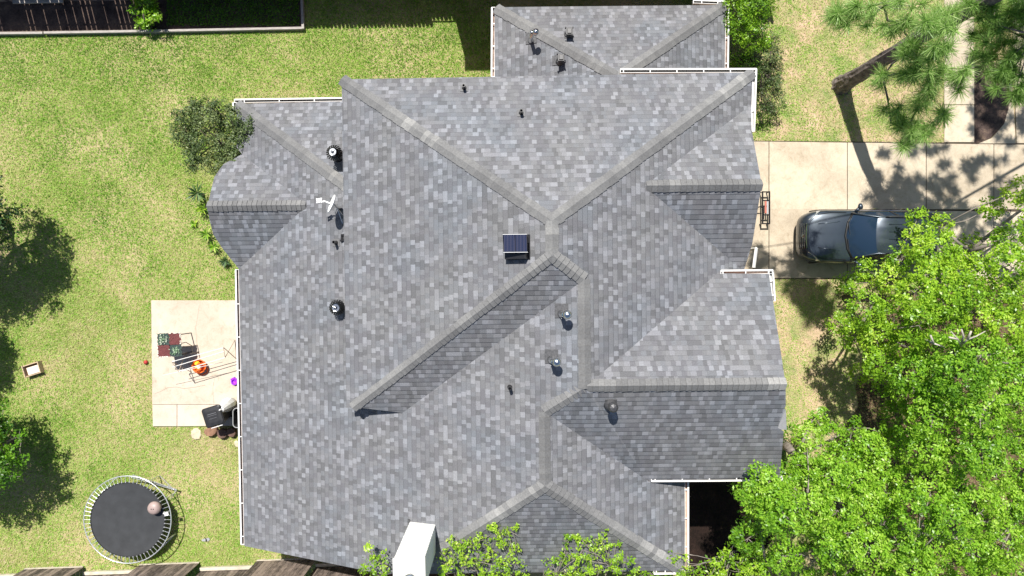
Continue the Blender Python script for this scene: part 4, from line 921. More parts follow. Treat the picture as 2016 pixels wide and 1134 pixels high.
for s in (-1, 1):
    m = MB(); b1, b2 = (1.56, s * .78, 1.10), (4.35, s * .80, 1.12); 
    vs = [(1.60, s * .80, 1.11), (2.4, s * .83, 1.13), (3.3, s * .83, 1.13), (4.3, s * .79, 1.13), (4.12, s * .59, 1.56), (3.3, s * .625, 1.63), (2.5, s * .62, 1.63), (2.24, s * .60, 1.58)]
    m.add(vs, [(0, 1, 6, 7), (1, 2, 5, 6), (2, 3, 4, 5)]); m.build('side_window', CGL, car)
    m = MB(); m.path([(1.56, s * .765, 1.12), (1.9, s * .67, 1.40), (2.24, s * .60, 1.61), (2.6, s * .622, 1.645), (3.3, s * .628, 1.65), (4.12, s * .59, 1.57), (4.34, s * .78, 1.13)], [.032, .03, .028, .022, .022, .03, .04]); m.build('pillar', NAVY, car, smooth=True)
    m = MB(); m.path([(2.85, s * .83, 1.12), (2.9, s * .63, 1.64)], [.03, .025]); m.path([(3.6, s * .83, 1.12), (3.55, s * .62, 1.64)], [.03, .025]); m.build('door_pillar', TRIM, car)
    m = MB(); m.path([(1.62, s * .845, 1.10), (2.6, s * .875, 1.12), (3.6, s * .875, 1.13), (4.3, s * .82, 1.13)], [.012] * 4); m.build('belt_trim', CHR, car)
    m = MB(); m.path([(1.72, s * .84, 1.08), (1.84, s * .94, 1.12)], [.05, .06]); m.lathe([(0, -.12), (.055, -.1), (.085, -.02), (.08, .07), (0, .1)], (1.86, s * .985, 1.13), n=12, M=Matrix.Rotation(math.pi / 2, 3, 'X')); mi = m.build('mirror', NAVY, car, smooth=True)
    m = MB(); vs = [(.10, s * .50, .76), (.22, s * .66, .80), (.48, s * .83, .90), (.56, s * .84, 1.0), (.44, s * .74, 1.03), (.24, s * .56, .955)]
    m.add(vs + [(a + .04, b * .96, c - .08) for a, b, c in vs], [tuple(range(6)), tuple(range(6, 12))[::-1]] + [(i, (i + 1) % 6, 6 + (i + 1) % 6, 6 + i) for i in range(6)]); m.build('headlight', LAMP, car, smooth=False, bevel=.01)
    m = MB(); m.box((4.47, s * .70, .98), (.12, .2, .2), s * .35); m.build('tail_light', TL, car, bevel=.03)
    for x in (.88, 3.72):
        m = MB(); m.tube((x, s * .72, .34), (x, s * .885, .34), .34, n=28); wh = m.build('wheel', RUBBER, car, bevel=.02)
        m = MB(); m.lathe([(.23, 0), (.23, .02), (.1, .03), (0, .035)], (x, s * .88, .34), n=20, M=Matrix.Rotation(-s * math.pi / 2, 3, 'X')); m.build('rim', SILVER, wh)
        m = MB(); m.path([(x + .4 * math.cos(a), s * .885, .36 + .4 * math.sin(a)) for a in [math.pi * k / 8 for k in range(9)]], [.03] * 9); m.build('wheel_arch', TRIM, car)
    m = MB(); m.path([(.5, s * .40, 1.022), (.8, s * .43, 1.058), (1.1, s * .47, 1.094), (1.34, s * .53, 1.11)], [.02, .03, .03, .01]); m.build('bonnet_crease', NAVY, body, smooth=True)
    m = MB(); m.path([(.26, s * .5, .965), (.5, s * .72, 1.02), (.9, s * .79, 1.075), (1.4, s * .79, 1.115)], [.008] * 4, n=4); m.build('bonnet_gap', TRIM, body)
    for xd in (1.62, 2.72, 3.62): m = MB(); m.path([(xd, s * .922, .45), (xd, s * .925, .8), (xd, s * .89, 1.06)], [.007] * 3, n=4); m.build('door_gap', TRIM, body)
    for xd in (2.5, 3.42): m = MB(); m.path([(xd - .1, s * .93, .92), (xd, s * .955, .925), (xd + .1, s * .93, .92)], [.012] * 3, n=5); m.build('door_handle', CHR, body)
m = MB(); m.path([(.26, .5, .965), (.2, .25, .955), (.19, 0, .96), (.2, -.25, .955), (.26, -.5, .965)], [.007] * 5, n=4); m.build('bonnet_edge', TRIM, body)
m = MB()
for k, (gx_, gz_) in enumerate(((-.015, .68), (.015, .76), (.05, .83), (.09, .885), (.135, .93))): m.path([(gx_ + .02, -.43, gz_), (gx_, -.2, gz_ + .01), (gx_ - .01, 0, gz_ + .012), (gx_, .2, gz_ + .01), (gx_ + .02, .43, gz_)], [.011] * 5, n=5)
gr = m.build('grille', CHR, car)
m = MB(); [m.box((.02 + .03 * q, 0, .70 + .056 * q), (.03, .86, .04), M=Matrix.Rotation(-.5, 3, 'Y')) for q in range(5)]; m.build('grille_mesh', TRIM, gr, bevel=.03)
m = MB(); m.lathe([(0, 0), (.06, .01), (.065, .02), (0, .03)], (.06, 0, .86), n=16, M=Matrix.Rotation(-.9, 3, 'Y')); m.build('badge', CHR, gr)
m = MB(); vs = []
for u in (0, 1):
    for j in range(5):
        f = -1 + j / 2; vs.append(((4.18 + .04 * (1 - f * f)) * (1 - u) + 4.47 * u, f * (.54 * (1 - u) + .68 * u), 1.57 * (1 - u) + 1.16 * u))
m.add(vs, [(j, j + 1, 6 + j, 5 + j) for j in range(4)]); m.build('rear_window', CGL, car)
#PART4
# ------------------------------------------------------------------ foliage
def leaf_quads(c, nrmv, size, asp=.5, fold=.0):
    """c (n,3) centres, nrmv (n,3) normals, size (n,) -> (4n,3) diamonds"""
    n = len(c); r = RNG.normal(size=(n, 3)); u = np.cross(nrmv, r); u /= np.linalg.norm(u, axis=1, keepdims=True) + 1e-9
    v = np.cross(nrmv, u); s = size[:, None]
    co = np.empty((n, 4, 3)); co[:, 0] = c - u * s; co[:, 1] = c + v * s * asp; co[:, 2] = c + u * s; co[:, 3] = c - v * s * asp
    return co.reshape(-1, 3)
def crown(name, blobs, mat, parent, tw=26, lv=16, size=.05, spread=.16, shell=.55, tone=.5, asp=.5, flat=.75):
    """blobs: (x,y,z,r). leaves sit in small sprays at the twig ends, mostly near each clump's outside"""
    C = []; T = []; D = []
    for (x, y, z, r) in blobs:
        k = max(5, int(tw * (r / .5) ** 2))
        d = RNG.normal(size=(k, 3)); d[:, 2] = d[:, 2] * .8 + .25; d /= np.linalg.norm(d, axis=1, keepdims=True)
        rad = r * (shell + (1.12 - shell) * RNG.random(k) ** .7)[:, None]
        p = np.array([x, y, z]) + d * rad * np.array([1, 1, flat]); tone_b = RNG.normal(0, .10)
        for q in range(k):
            n = RNG.poisson(lv) + 2; o = RNG.normal(0, spread * .55, (n, 3)); o[:, 2] *= .6
            C.append(p[q] + o); T.append(np.full(n, tone_b + RNG.normal(0, .07))); D.append(np.repeat(d[q:q+1], n, 0))
    C = np.concatenate(C); T = np.concatenate(T); D = np.concatenate(D); n = len(C)
    nv = RNG.normal(size=(n, 3)) * .5 + D * .75; nv[:, 2] += .45; nv /= np.linalg.norm(nv, axis=1, keepdims=True)
    sz = size * RNG.uniform(.65, 1.3, n)
    return fastmesh(name, leaf_quads(C, nv, sz, asp), 4, np.clip(tone + T + RNG.normal(0, .13, n), 0, 1), mat, parent), n
def limbs(root, blobs, th, parent, mat, r0=.16, fork=.45, name='branches', frac=1., tr=.012):
    m = MB(); root = Vector(root); top = Vector((sum(b[0] for b in blobs) / len(blobs), sum(b[1] for b in blobs) / len(blobs), th))
    fk = root.lerp(Vector((top.x, top.y, th)), 1); fk = Vector((root.x * .6 + top.x * .4, root.y * .6 + top.y * .4, th))
    t_ = MB(); t_.path([root, root.lerp(fk, .4) + Vector((.04, .03, 0)), fk], [r0 * 1.25, r0, r0 * .8], n=10); t_.build('trunk', mat, parent, smooth=True)
    # main boughs gather nearby clumps
    B = [Vector(b[:3]) for b in blobs]; K = max(4, int(len(B) / 7)); hub = random.sample(B, min(K, len(B)))
    for h2 in hub:
        mid = fk.lerp(h2, .5) + Vector((random.uniform(-.2, .2), random.uniform(-.2, .2), random.uniform(.0, .3)))
        m.path([fk, mid, h2 - Vector((0, 0, .1))], [r0 * .5, r0 * .32, r0 * .16], n=6)
    for b in B:
        if random.random() > frac: continue
        h2 = min(hub, key=lambda q: (q - b).length); 
        if (h2 - b).length > .05:
            mid = h2.lerp(b, .5) + Vector((random.uniform(-.12, .12), random.uniform(-.12, .12), random.uniform(-.15, .05)))
            m.path([h2 - Vector((0, 0, .1)), mid, b], [r0 * .16, r0 * .11, tr], n=5)
        for q in range(3):
            a = random.random() * 6.3; e = b + Vector((math.cos(a), math.sin(a), random.uniform(-.3, .25))) * random.uniform(.12, .26); m.path([b, b.lerp(e, .5) + Vector((0, 0, .04)), e], [tr, tr * .8, tr * .4], n=4)
    m.build(name, mat, parent, smooth=True)
def poisson(poly, dist, tries=5000, holes=()):
    xs = [p[0] for p in poly]; ys = [p[1] for p in poly]; out = []
    for _ in range(tries):
        x, y = random.uniform(min(xs), max(xs)), random.uniform(min(ys), max(ys))
        if not inpoly([x], [y], poly)[0] or any(inpoly([x], [y], h2)[0] for h2 in holes): continue
        if all((x - a) ** 2 + (y - b) ** 2 > dist * dist for a, b in out): out.append((x, y))
    return out
OAK = leafmat('bright_leaf', [(0, (.035, .10, .012)), (.3, (.10, .24, .016)), (.55, (.20, .40, .024)), (.8, (.33, .53, .05)), (1, (.46, .60, .14))], trans=.36, rough=.38)
LIME = leafmat('lime_leaf', [(0, (.05, .13, .012)), (.3, (.14, .29, .018)), (.6, (.27, .46, .03)), (.85, (.40, .57, .05)), (1, (.54, .63, .14))], trans=.38, rough=.36)
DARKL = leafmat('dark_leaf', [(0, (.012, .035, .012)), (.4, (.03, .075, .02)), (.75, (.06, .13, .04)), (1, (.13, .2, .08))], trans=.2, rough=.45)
OLIVE = leafmat('olive_leaf', [(0, (.03, .06, .018)), (.4, (.085, .13, .04)), (.75, (.16, .21, .075)), (1, (.28, .32, .15))], trans=.25, rough=.5)

# big leafy trees down the right side
outline = [(1655, 590), (1668, 545), (1700, 528), (1742, 512), (1762, 482), (1775, 440), (1800, 424), (1845, 428), (1880, 448), (1915, 478), (1938, 462), (1940, 420), (1965, 372), (1995, 352), (2080, 330), (2090, 1190), (1370, 1190), (1385, 1128), (1410, 1108), (1445, 1100), (1480, 1060), (1462, 1005), (1470, 955), (1495, 930), (1545, 915), (1568, 880), (1572, 820), (1600, 810), (1650, 850), (1690, 840), (1735, 850), (1755, 820), (1735, 760), (1700, 740), (1650, 700), (1645, 640)]
holes = [[(1880, 645), (1925, 640), (1935, 690), (1890, 690)], [(1810, 985), (1860, 975), (1870, 1030), (1815, 1030)], [(1528, 1015), (1620, 1012), (1618, 1075), (1535, 1070)], [(1905, 940), (1960, 930), (1965, 985), (1915, 985)], [(1690, 925), (1730, 920), (1740, 950), (1700, 955)], [(1755, 640), (1780, 630), (1785, 660), (1762, 668)]]
pts = poisson(outline, 43, 9000, holes)
trees = [('oak_tree', (1800, 590), 'bright leafy tree overhanging the rear of the parked dark SUV', 5.2), ('oak_tree', (1985, 480), 'yellow green leafy tree at the right edge above the driveway corner', 5.6), ('oak_tree', (1905, 790), 'broad leafy tree with bare forked twigs showing at the right edge', 5.8),
         ('oak_tree', (1640, 930), 'leafy tree closest to the south-east gable and its long gutter', 5.0), ('oak_tree', (1790, 1080), 'leafy tree filling the bottom right corner of the photo', 5.4), ('oak_tree', (1480, 1150), 'leafy tree at the bottom edge just right of the house corner', 4.6)]
def edge_dist(x, y):
    best = 1e9; n = len(outline)
    for i in range(n):
        ax, ay = outline[i]; bx, by = outline[(i + 1) % n]; l2 = (bx - ax) ** 2 + (by - ay) ** 2; tt = max(0, min(1, ((x - ax) * (bx - ax) + (y - ay) * (by - ay)) / l2)); best = min(best, math.hypot(x - ax - tt * (bx - ax), y - ay - tt * (by - ay)))
    return best
groups = [[] for _ in trees]
for x, y in pts:
    k = min(range(len(trees)), key=lambda i: math.hypot(x - trees[i][1][0], (y - trees[i][1][1]) * 1.1)); ed = edge_dist(x, y); dc = math.hypot(x - trees[k][1][0], y - trees[k][1][1])
    z = 2.6 + (trees[k][3] - 2.4) * min(1, ed / 110) ** .7 - .8 * (dc / 190) ** 2 + random.uniform(-1.0, .55)
    if y < 1070: z += 2.5 * max(0, min(1, (1625 - x) / 80))
    r = .30 + .24 * min(1, ed / 55) * random.uniform(.6, 1.25); p = P(x, y, z); groups[k].append((p.x, p.y, p.z, r))
for x, y, z in ((1480, 968, 6.8), (1492, 990, 6.6), (1503, 1015, 6.2), (1512, 950, 7), (1530, 980, 7.2), (1525, 1010, 6.8), (1500, 938, 6.6), (1472, 1060, 6.0)):
    p = P(x, y, z); groups[3].append((p.x, p.y, p.z, .34))
for (nm, c, lab, zt_), bl in zip(trees, groups):
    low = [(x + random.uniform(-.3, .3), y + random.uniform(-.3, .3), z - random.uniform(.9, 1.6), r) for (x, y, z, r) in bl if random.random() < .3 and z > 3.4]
    p = P(c[0], c[1], 3); t = thing(nm, lab, 'tree', (0, 0, 0), 0, 'leafy trees along the east side of the house')
    gp = P(c[0], c[1], zt_ - 1) if c[0] != 1480 else P(1590, 1190, 3); t.location = (gp.x, gp.y, 0)
    sh = lambda L: [(x - gp.x, y - gp.y, z, r) for x, y, z, r in L]
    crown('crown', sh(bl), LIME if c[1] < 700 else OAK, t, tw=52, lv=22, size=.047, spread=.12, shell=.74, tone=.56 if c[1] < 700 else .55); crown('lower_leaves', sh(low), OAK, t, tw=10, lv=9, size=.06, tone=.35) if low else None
    limbs((0, 0, 0), sh(bl), 2.2, t, TWIG, .15)
PALE = simple('pale_twig', (.42, .38, .33), .85, noise=.2)
m = MB(); tr3 = [o for o in bpy.data.objects if o.get('label', '').startswith('broad leafy tree')][0]; g3 = tr3.location
for L_ in ([(1893, 700, 4.2), (1892, 680, 5.9), (1886, 668, 6.25), (1872, 652, 6.4)], [(1892, 680, 5.9), (1897, 662, 6.4), (1893, 648, 6.5)], [(1892, 680, 5.9), (1905, 668, 6.35), (1922, 662, 6.45), (1940, 652, 6.5)], [(1905, 668, 6.35), (1912, 652, 6.5)], [(1886, 668, 6.25), (1868, 664, 6.3)], [(1820, 668, 5.6), (1838, 676, 5.9), (1860, 684, 5.7)], [(1838, 676, 5.9), (1832, 660, 6.0)]):
    m.path([P(*q) - g3 for q in L_], [.032 - .007 * i for i in range(len(L_))], n=6)
m.build('bare_fork', PALE, tr3, smooth=True)
# lime green trees along the bottom, leaning over the roof
def small_tree(name, label, poly, dist, z0, z1, base, mat, tone, group=None, r=(.22, .36), tw=20, lv=11, size=.05, cat='tree', r0=.08, bark=TWIG, th=None, spread=.12, holes=(), dens=1):
    pts = poisson(poly, dist, 3000, holes); ys = [q[1] for q in poly]; y0, y1 = min(ys), max(ys); bl = []
    g0 = P(*base, 0); t = thing(name, label, cat, g0, 0, group)
    for x, y in pts:
        f = (y - y0) / (y1 - y0 + 1e-6); z = z0 + (z1 - z0) * f + random.uniform(-.25, .25); p = P(x, y, z) - g0; bl.append((p.x, p.y, z, random.uniform(*r)))
    crown('crown', bl, mat, t, tw=tw, lv=lv, size=size, spread=spread, tone=tone); limbs((0, 0, 0), bl, th or min(z0, z1) * .5, t, bark, r0, tr=.008)
    return t
gb = 'lime green trees leaning over the bottom of the roof'
small_tree('ornamental_tree', 'lime green tree reaching over the roof right beside the white chimney', [(868, 1130), (878, 1085), (905, 1058), (950, 1052), (965, 1030), (985, 1022), (1012, 1025), (1022, 1060), (1020, 1100), (1035, 1150), (1030, 1200), (870, 1200)], 17, 6.2, 5.8, (950, 1190), LIME, .62, gb, r=(.13, .24), size=.042, spread=.09)
small_tree('ornamental_tree', 'lime green tree with open twigs over the south hip of the roof', [(1068, 1125), (1090, 1098), (1118, 1078), (1120, 1050), (1140, 1055), (1150, 1070), (1182, 1048), (1205, 1060), (1222, 1080), (1236, 1110), (1255, 1130), (1250, 1190), (1060, 1190)], 19, 6.2, 5.8, (1150, 1195), LIME, .6, gb, r=(.12, .22), size=.042, spread=.09)
small_tree('ornamental_tree', 'sparse lime green treetop left of the white chimney', [(712, 1150), (716, 1095), (728, 1082), (742, 1098), (765, 1092), (768, 1140), (762, 1190), (712, 1190)], 18, 5.6, 5.2, (745, 1195), LIME, .55, gb, r=(.1, .19), size=.042, r0=.05, spread=.08)
small_tree('ornamental_tree', 'lime green treetop at the lower corner of the south gutter', [(1262, 1128), (1290, 1112), (1305, 1085), (1322, 1088), (1340, 1105), (1370, 1112), (1400, 1105), (1440, 1085), (1450, 1060), (1462, 1085), (1490, 1120), (1490, 1190), (1255, 1190)], 18, 5.7, 4.6, (1370, 1200), LIME, .55, gb, r=(.13, .25), size=.045, spread=.1)
# trees on the left edge
gl = 'dark garden trees at the left edge'
def edge_tree(label, c, z, R, n, mat, tone):
    bl = []; 
    for k in range(n):
        a = random.random() * 6.28; rr = R * math.sqrt(random.random()); bl.append((rr * math.cos(a), rr * math.sin(a), z * (1 - .25 * (rr / R) ** 2) - random.uniform(0, .9), random.uniform(.3, .5)))
    for k in range(22): a = random.random() * 6.28; bl.append((R * 1.22 * math.cos(a) * random.uniform(.85, 1.1), R * 1.22 * math.sin(a) * random.uniform(.85, 1.1), z * random.uniform(.5, .8), random.uniform(.12, .2)))
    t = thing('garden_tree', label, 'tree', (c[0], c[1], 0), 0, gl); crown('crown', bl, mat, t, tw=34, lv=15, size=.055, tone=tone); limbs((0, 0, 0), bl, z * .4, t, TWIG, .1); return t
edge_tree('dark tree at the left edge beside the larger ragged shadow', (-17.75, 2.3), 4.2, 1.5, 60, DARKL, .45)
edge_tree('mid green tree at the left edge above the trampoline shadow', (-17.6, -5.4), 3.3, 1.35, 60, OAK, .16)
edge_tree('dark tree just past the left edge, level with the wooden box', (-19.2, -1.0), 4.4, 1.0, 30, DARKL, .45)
# shrubs by the house
DBARK = simple('dark_bark', (.07, .055, .045), .9, noise=.3)
def shrub(label, poly, dist, z0, z1, base, mat, tone, name='shrub', **k): return small_tree(name, label, poly, dist, z0, z1, base, mat, tone, cat='shrub', th=.5, bark=DBARK, **k)
shrub('grey olive bush at the north-west corner of the house', [(372, 205), (420, 202), (458, 222), (484, 232), (492, 258), (478, 292), (458, 326), (418, 338), (390, 332), (366, 296), (345, 260), (352, 225)], 17, 3.1, 2.5, (432, 285), OLIVE, .5, r=(.16, .32), size=.037, tw=70, lv=18, spread=.12)
shrub('bright yellow green shrub along the north-east wing', [(1436, 20), (1450, -40), (1520, -40), (1520, 20), (1505, 40), (1512, 75), (1490, 95), (1462, 80), (1440, 72)], 16, 2.9, 2.6, (1475, 30), LIME, .38, r=(.2, .34), size=.036, tw=60, lv=15, spread=.1)
shrub('low plants darkened to stand in for shrub shadow between the wing and the lawn', [(1480, 95), (1520, 70), (1532, 110), (1538, 190), (1525, 225), (1500, 232), (1492, 180), (1486, 140)], 14, 1.0, .6, (1508, 150), OLIVE, .35, r=(.13, .26), size=.034, tw=60, lv=15, spread=.12)  # dense dark leaves over low plants stand in for the taller shrub's shadow
shrub('small glossy green shrub in the gap above the corner gutter', [(1434, 112), (1450, 104), (1475, 112), (1484, 126), (1490, 150), (1470, 142), (1436, 136)], 11, 1.3, 1.1, (1460, 122), OAK, .5, r=(.1, .16), size=.04)
shrub('lush green plant standing in the dark garden bed', [(262, 5), (285, -5), (312, 12), (318, 32), (300, 52), (280, 55), (266, 38)], 10, .6, .5, (290, 25), OAK, .62, r=(.1, .17), size=.06, name='garden_plant')
# low spiky plants at the foot of the bay
def spiky(px, py, label, n=26, L=.4, z=.15, mat=None, name='spiky_plant'):
    g0 = P(px, py, 0); t = thing(name, label, 'plant', g0, random.random() * 6, 'small plants round the west bay'); co = []; rv = []
    for k in range(n):
        a = 2 * math.pi * k / n + random.uniform(-.15, .15); e = random.uniform(.15, 1.1); l = L * random.uniform(.7, 1.1); w_ = .022
        d = Vector((math.cos(a) * math.cos(e), math.sin(a) * math.cos(e), math.sin(e))); s = Vector((-math.sin(a), math.cos(a), 0)) * w_
        b0 = Vector((0, 0, z)); m1 = b0 + d * l * .5; tp_ = b0 + d * l + Vector((0, 0, -.12 * l)); co += [tuple(b0), tuple(m1 + s), tuple(tp_), tuple(m1 - s)]; rv.append(random.random())
    fastmesh('leaves', np.array(co), 4, rv, mat or DARKL, t); m = MB(); m.tube((0, 0, 0), (0, 0, z), .05, .04); m.build('stem', TWIG, t)
spiky(401, 384, 'dark spiky palm peeking out beside the bay ridge', 30, .5, .5)
spiky(404, 414, 'broad-leaved light green plant below the bay ridge', 22, .34, .2, LIME)
spiky(384, 441, 'light green plant furthest out on the lawn by the bay', 14, .22, .05, LIME)
spiky(412, 462, 'green plant under the lower curve of the bay', 22, .34, .2, OAK)
spiky(447, 515, 'dark plant near the foot of the bay valley', 20, .3, .15, DARKL)
spiky(426, 486, 'small green plant between the curve and the valley foot', 18, .3, .2, OAK)

# weeds in the dark garden bed
def weeds():
    n = 8500; px = RNG.uniform(330, 590, n); py = RNG.uniform(-40, 52, n); x = (px - 1008) / F * H; y = (567 - py) / F * H
    d = RNG.normal(size=(n, 3)) * .5; d[:, 2] += .8; d /= np.linalg.norm(d, axis=1, keepdims=True); c = np.stack([x, y, RNG.uniform(.04, .12, n)], 1)
    tag(fastmesh('bed_weeds', leaf_quads(c, d, RNG.uniform(.02, .045, n), .45), 4, RNG.uniform(.05, .45, n), OAK), 'dark green weeds covering the right half of the garden bed', 'weeds', kind='stuff')
weeds()

# ------------------------------------------------------------------ the pine
NEED = leafmat('pine_needle', [(0, (.04, .10, .02)), (.35, (.13, .25, .05)), (.7, (.27, .44, .11)), (1, (.5, .62, .26))], trans=.4, rough=.4)
pb = P(1656, 168, 0)
t = thing('pine_tree', 'tall pine with a dark bare trunk rising from the front lawn', 'tree', pb)
m = MB(); pts = [Vector((0, 0, -.05)), Vector((.0, 0, .25)), Vector((.02, .0, 1.2)), Vector((.05, .02, 3)), Vector((.12, .05, 5)), Vector((.4, .1, 7.5)), Vector((1.1, .25, 10.5))]
def bark_tube(m, pts, rs, n=18):
    # subdivided with furrows
    P_ = []; R_2 = []
    for i in range(len(pts) - 1):
        for k in range(6): u = k / 6; P_.append(pts[i].lerp(pts[i + 1], u)); R_2.append(rs[i] * (1 - u) + rs[i + 1] * u)
    P_.append(pts[-1]); R_2.append(rs[-1]); vs = []
    for i, (p, r) in enumerate(zip(P_, R_2)):
        for k in range(n): a = 2 * math.pi * k / n; q = r * (1 + .09 * math.sin(k * 2.6 + i * .5) + random.uniform(-.05, .05)); vs.append(p + Vector((q * math.cos(a), q * math.sin(a), 0)))
    m.add(vs, [(i * n + k, i * n + (k + 1) % n, (i + 1) * n + (k + 1) % n, (i + 1) * n + k) for i in range(len(P_) - 1) for k in range(n)])
bark_tube(m, pts, [.36, .29, .24, .22, .2, .17, .12]); m.build('trunk', BARK, t)
def pine_crown(t, origin, tufts, trunk_at, nd_=125, L=.30):
    co = []; rv = []; m = MB()
    for (px, py, z, s) in tufts:
        c = P(px, py, z) - origin
        # the bough it hangs from
        a = trunk_at(z - .6); mid = a.lerp(c, .55) + Vector((random.uniform(-.3, .3), random.uniform(-.3, .3), -.15)); 
        u = (c - mid).normalized(); n = int(nd_ * s)
        for k in range(n):
            d = Vector((random.gauss(0, 1), random.gauss(0, 1), random.gauss(0, .8))).normalized() + u * .5 + Vector((0, 0, .12)); d.normalize(); l = L * s ** .5 * random.uniform(.75, 1.12)
            b0 = c - u * random.uniform(0, .16); w_ = d.cross(Vector((random.gauss(0, 1), random.gauss(0, 1), random.gauss(0, 1)))).normalized() * .006
            tip = b0 + d * l - Vector((0, 0, .03)); co += [tuple(b0 - w_), tuple(b0 + w_), tuple(tip + w_ * .4), tuple(tip - w_ * .4)]; rv.append(min(1, max(0, .68 + random.gauss(0, .2))))
    return co, rv
tuft_px = []; ZUP = 2.4
def cluster(cx, cy, n, sx, sy, z, s=1.):
    for _ in range(int(n * 1.15 + .5)): z = z + ZUP if _ == 0 else z; tuft_px.append((cx + random.gauss(0, sx), cy + random.gauss(0, sy), z + random.uniform(-.5, .5), s * random.uniform(.8, 1.2), (cx, cy, z)))
boughs = [(1640, 25, 5, 16, 10, 6.6), (1690, 30, 6, 18, 16, 6.8), (1740, 12, 7, 30, 12, 7.2), (1780, 45, 5, 18, 10, 6.8), (1835, 50, 6, 16, 14, 7.6), (1865, 40, 6, 18, 10, 7.6), (1742, 66, 2, 8, 6, 6.4),
          (1800, 92, 5, 16, 14, 7.0), (1845, 95, 5, 16, 10, 7.4), (1738, 152, 4, 10, 10, 6.2), (1785, 140, 6, 16, 14, 6.6), (1830, 148, 8, 16, 14, 6.8), (1880, 158, 5, 14, 10, 7.0), (1815, 115, 5, 16, 10, 7.2), (1830, 180, 3, 10, 8, 6.6),
          (1752, 222, 3, 9, 6, 5.6), (1770, 248, 4, 10, 8, 5.6), (1800, 258, 4, 12, 8, 5.7), (1820, 268, 3, 10, 8, 5.7), (1845, 245, 3, 10, 10, 5.8), (1778, 290, 3, 8, 7, 5.6), (1805, 215, 3, 8, 8, 5.8), (1860, 225, 2, 6, 6, 5.9)]
for (cx, cy, n, sx, sy, z) in boughs: cluster(cx, cy, n, sx, sy, z)
tk = lambda z: Vector((.05 + z * .025, z * .012, max(1.5, z)))
co, rv = pine_crown(t, pb, [q[:4] for q in tuft_px], tk)
for k in range(170):     # the high part of the crown, above the frame, whose shade falls on the driveway
    a = random.random() * 6.28; z = random.uniform(8.8, 12.5); rr = random.uniform(.2, 2.6); c = Vector((rr * math.cos(a) + 1.9, rr * math.sin(a) + 1.2, z)); q = c + pb
    if 1008 + F * q.x / (H - q.z) < 2040 and 567 - F * q.y / (H - q.z) > -20: continue
    if q.y - .555 * (z - 1.7) < 3.0 and q.x + .14 * (z - 1.7) < 14.6: continue
    for kk in range(80):
        d = Vector((random.gauss(0, 1), random.gauss(0, 1), random.gauss(0, .8))).normalized(); l = .28 * random.uniform(.8, 1.1); w_ = d.cross(Vector((.3, .2, 1))).normalized() * .013; tip = c + d * l
        co += [tuple(c - w_), tuple(c + w_), tuple(tip + w_ * .4), tuple(tip - w_ * .4)]; rv.append(.5)
fastmesh('crown', np.array(co), 4, rv, NEED, t)
m = MB()
hubs = {}
spine = [[(1775, 60, 6.9), (1740, 15, 7.0)], [(1815, 70, 7.0), (1860, 40, 7.5)], [(1790, 140, 6.7), (1832, 150, 6.7), (1835, 215, 6.3), (1815, 270, 5.8)], [(1800, 95, 7.0)]]
for px, py, z, s, b in tuft_px:
    a = P(b[0], b[1], b[2] - .15) - pb; c = P(px, py, z) - pb; m.path([a, a.lerp(c, .5) + Vector((0, 0, -.05)), c], [.014, .011, .006], n=4)
done = []
for (cx, cy, n, sx, sy, z) in boughs:
    z += ZUP; a = P(cx, cy, z - .15) - pb
    if done and random.random() < 1: q = min(done, key=lambda w_: (w_ - a).length)
    base_ = tk(z + .3); 
    if done and (q - a).length < (base_ - a).length * .8: st = q
    else: st = base_
    mid = st.lerp(a, .5) + Vector((random.uniform(-.1, .1), random.uniform(-.1, .1), -.1)); m.path([st, mid, a], [.045 if st is base_ else .022, .025, .014], n=6); done.append(a)
m.build('branches', BARK, t, smooth=True)
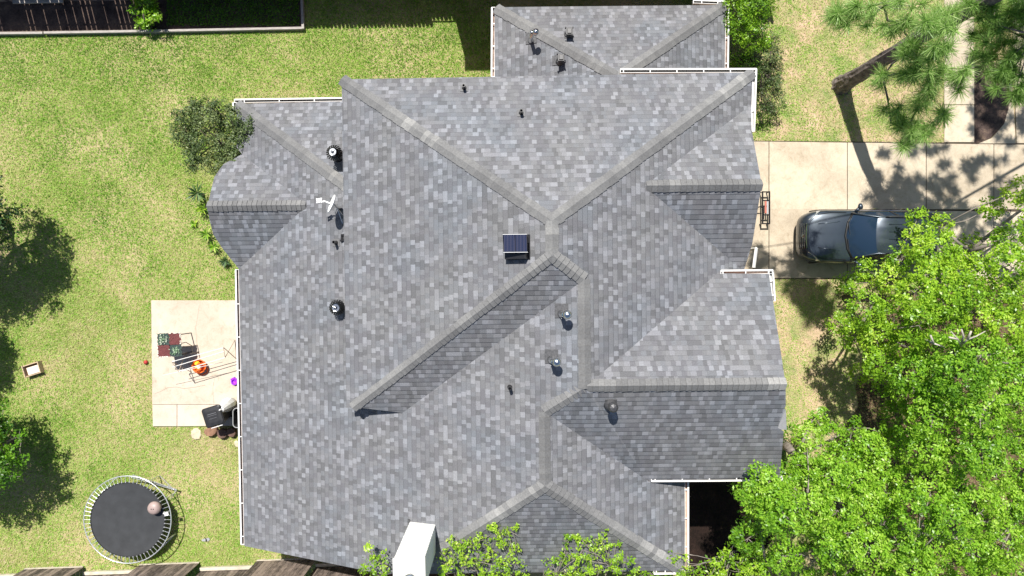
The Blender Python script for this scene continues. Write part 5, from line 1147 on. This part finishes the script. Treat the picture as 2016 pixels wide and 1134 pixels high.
# a second pine at the corner, its trunk outside the frame
pb2 = Vector((18.6, 9.2, 0)); t = thing('pine_tree', 'darker dense pine filling the top right corner above the path', 'tree', pb2)
tuft_px = []; ZUP = -1.2
for (cx, cy, n, sx, sy, z) in [(1935, 70, 8, 18, 16, 7.5), (1975, 55, 9, 18, 18, 8), (2010, 40, 9, 18, 20, 8.2), (1950, 115, 9, 16, 14, 7.6), (1995, 100, 10, 18, 16, 7.8), (1965, 155, 7, 14, 10, 7.4), (2005, 150, 9, 16, 14, 7.6), (2000, 195, 6, 12, 8, 7.4), (1960, 20, 8, 22, 14, 8), (2015, 0, 8, 20, 14, 8.4), (1915, 15, 5, 14, 10, 8), (2050, 80, 8, 16, 30, 8)]: cluster(cx, cy, n, sx, sy, z)
tk2 = lambda z: Vector((.1, .1, max(1.5, z)))
co, rv = pine_crown(t, pb2, [q[:4] for q in tuft_px], tk2); rv = [r * .8 for r in rv]
# the rest of its crown, out of frame: it throws the blotchy shade on the driveway
for k in range(230):
    a = random.random() * 6.28; rr = random.uniform(.3, 3.4); z = random.uniform(7.5, 11.5); c = Vector((rr * math.cos(a) - .5, rr * math.sin(a) + 2.0, z))
    q = c + pb2; px_, py_ = 1008 + F * q.x / (H - q.z), 567 - F * q.y / (H - q.z)
    if px_ < 2035 and py_ > -15: continue
    for kk in range(80):
        d = Vector((random.gauss(0, 1), random.gauss(0, 1), random.gauss(0, .8))).normalized(); l = .28 * random.uniform(.8, 1.1); w_ = d.cross(Vector((0.3, .2, 1))).normalized() * .013
        tip = c + d * l; co += [tuple(c - w_), tuple(c + w_), tuple(tip + w_ * .4), tuple(tip - w_ * .4)]; rv.append(.5)
fastmesh('crown', np.array(co), 4, rv, NEED, t)
m = MB(); bark_tube(m, [Vector((0, 0, -.05)), Vector((0, 0, 1)), Vector((.05, .05, 4)), Vector((.1, .1, 8)), Vector((.1, .2, 11.5))], [.36, .28, .25, .2, .08]); m.build('trunk', BARK, t)
m = MB()
for px, py, z, s, b in tuft_px[::2]:
    a = P(b[0], b[1], b[2] - .15) - pb2; c = P(px, py, z) - pb2; m.path([a, a.lerp(c, .5) + Vector((0, 0, -.05)), c], [.014, .011, .006], n=4); 
for b in sorted(set(q[4] for q in tuft_px)):
    a = P(b[0], b[1], b[2] - .15) - pb2; s_ = P(2035, 70, 7.6) - pb2; m.path([s_, s_.lerp(a, .5) + Vector((random.uniform(-.3, .3), random.uniform(-.3, .3), -.2)), a], [.016, .014, .009], n=6)
m.path([tk2(7.2), tk2(7.2).lerp(P(2035, 70, 7.6) - pb2, .5), P(2035, 70, 7.6) - pb2], [.06, .05, .03], n=6)
m.build('branches', BARK, t, smooth=True)
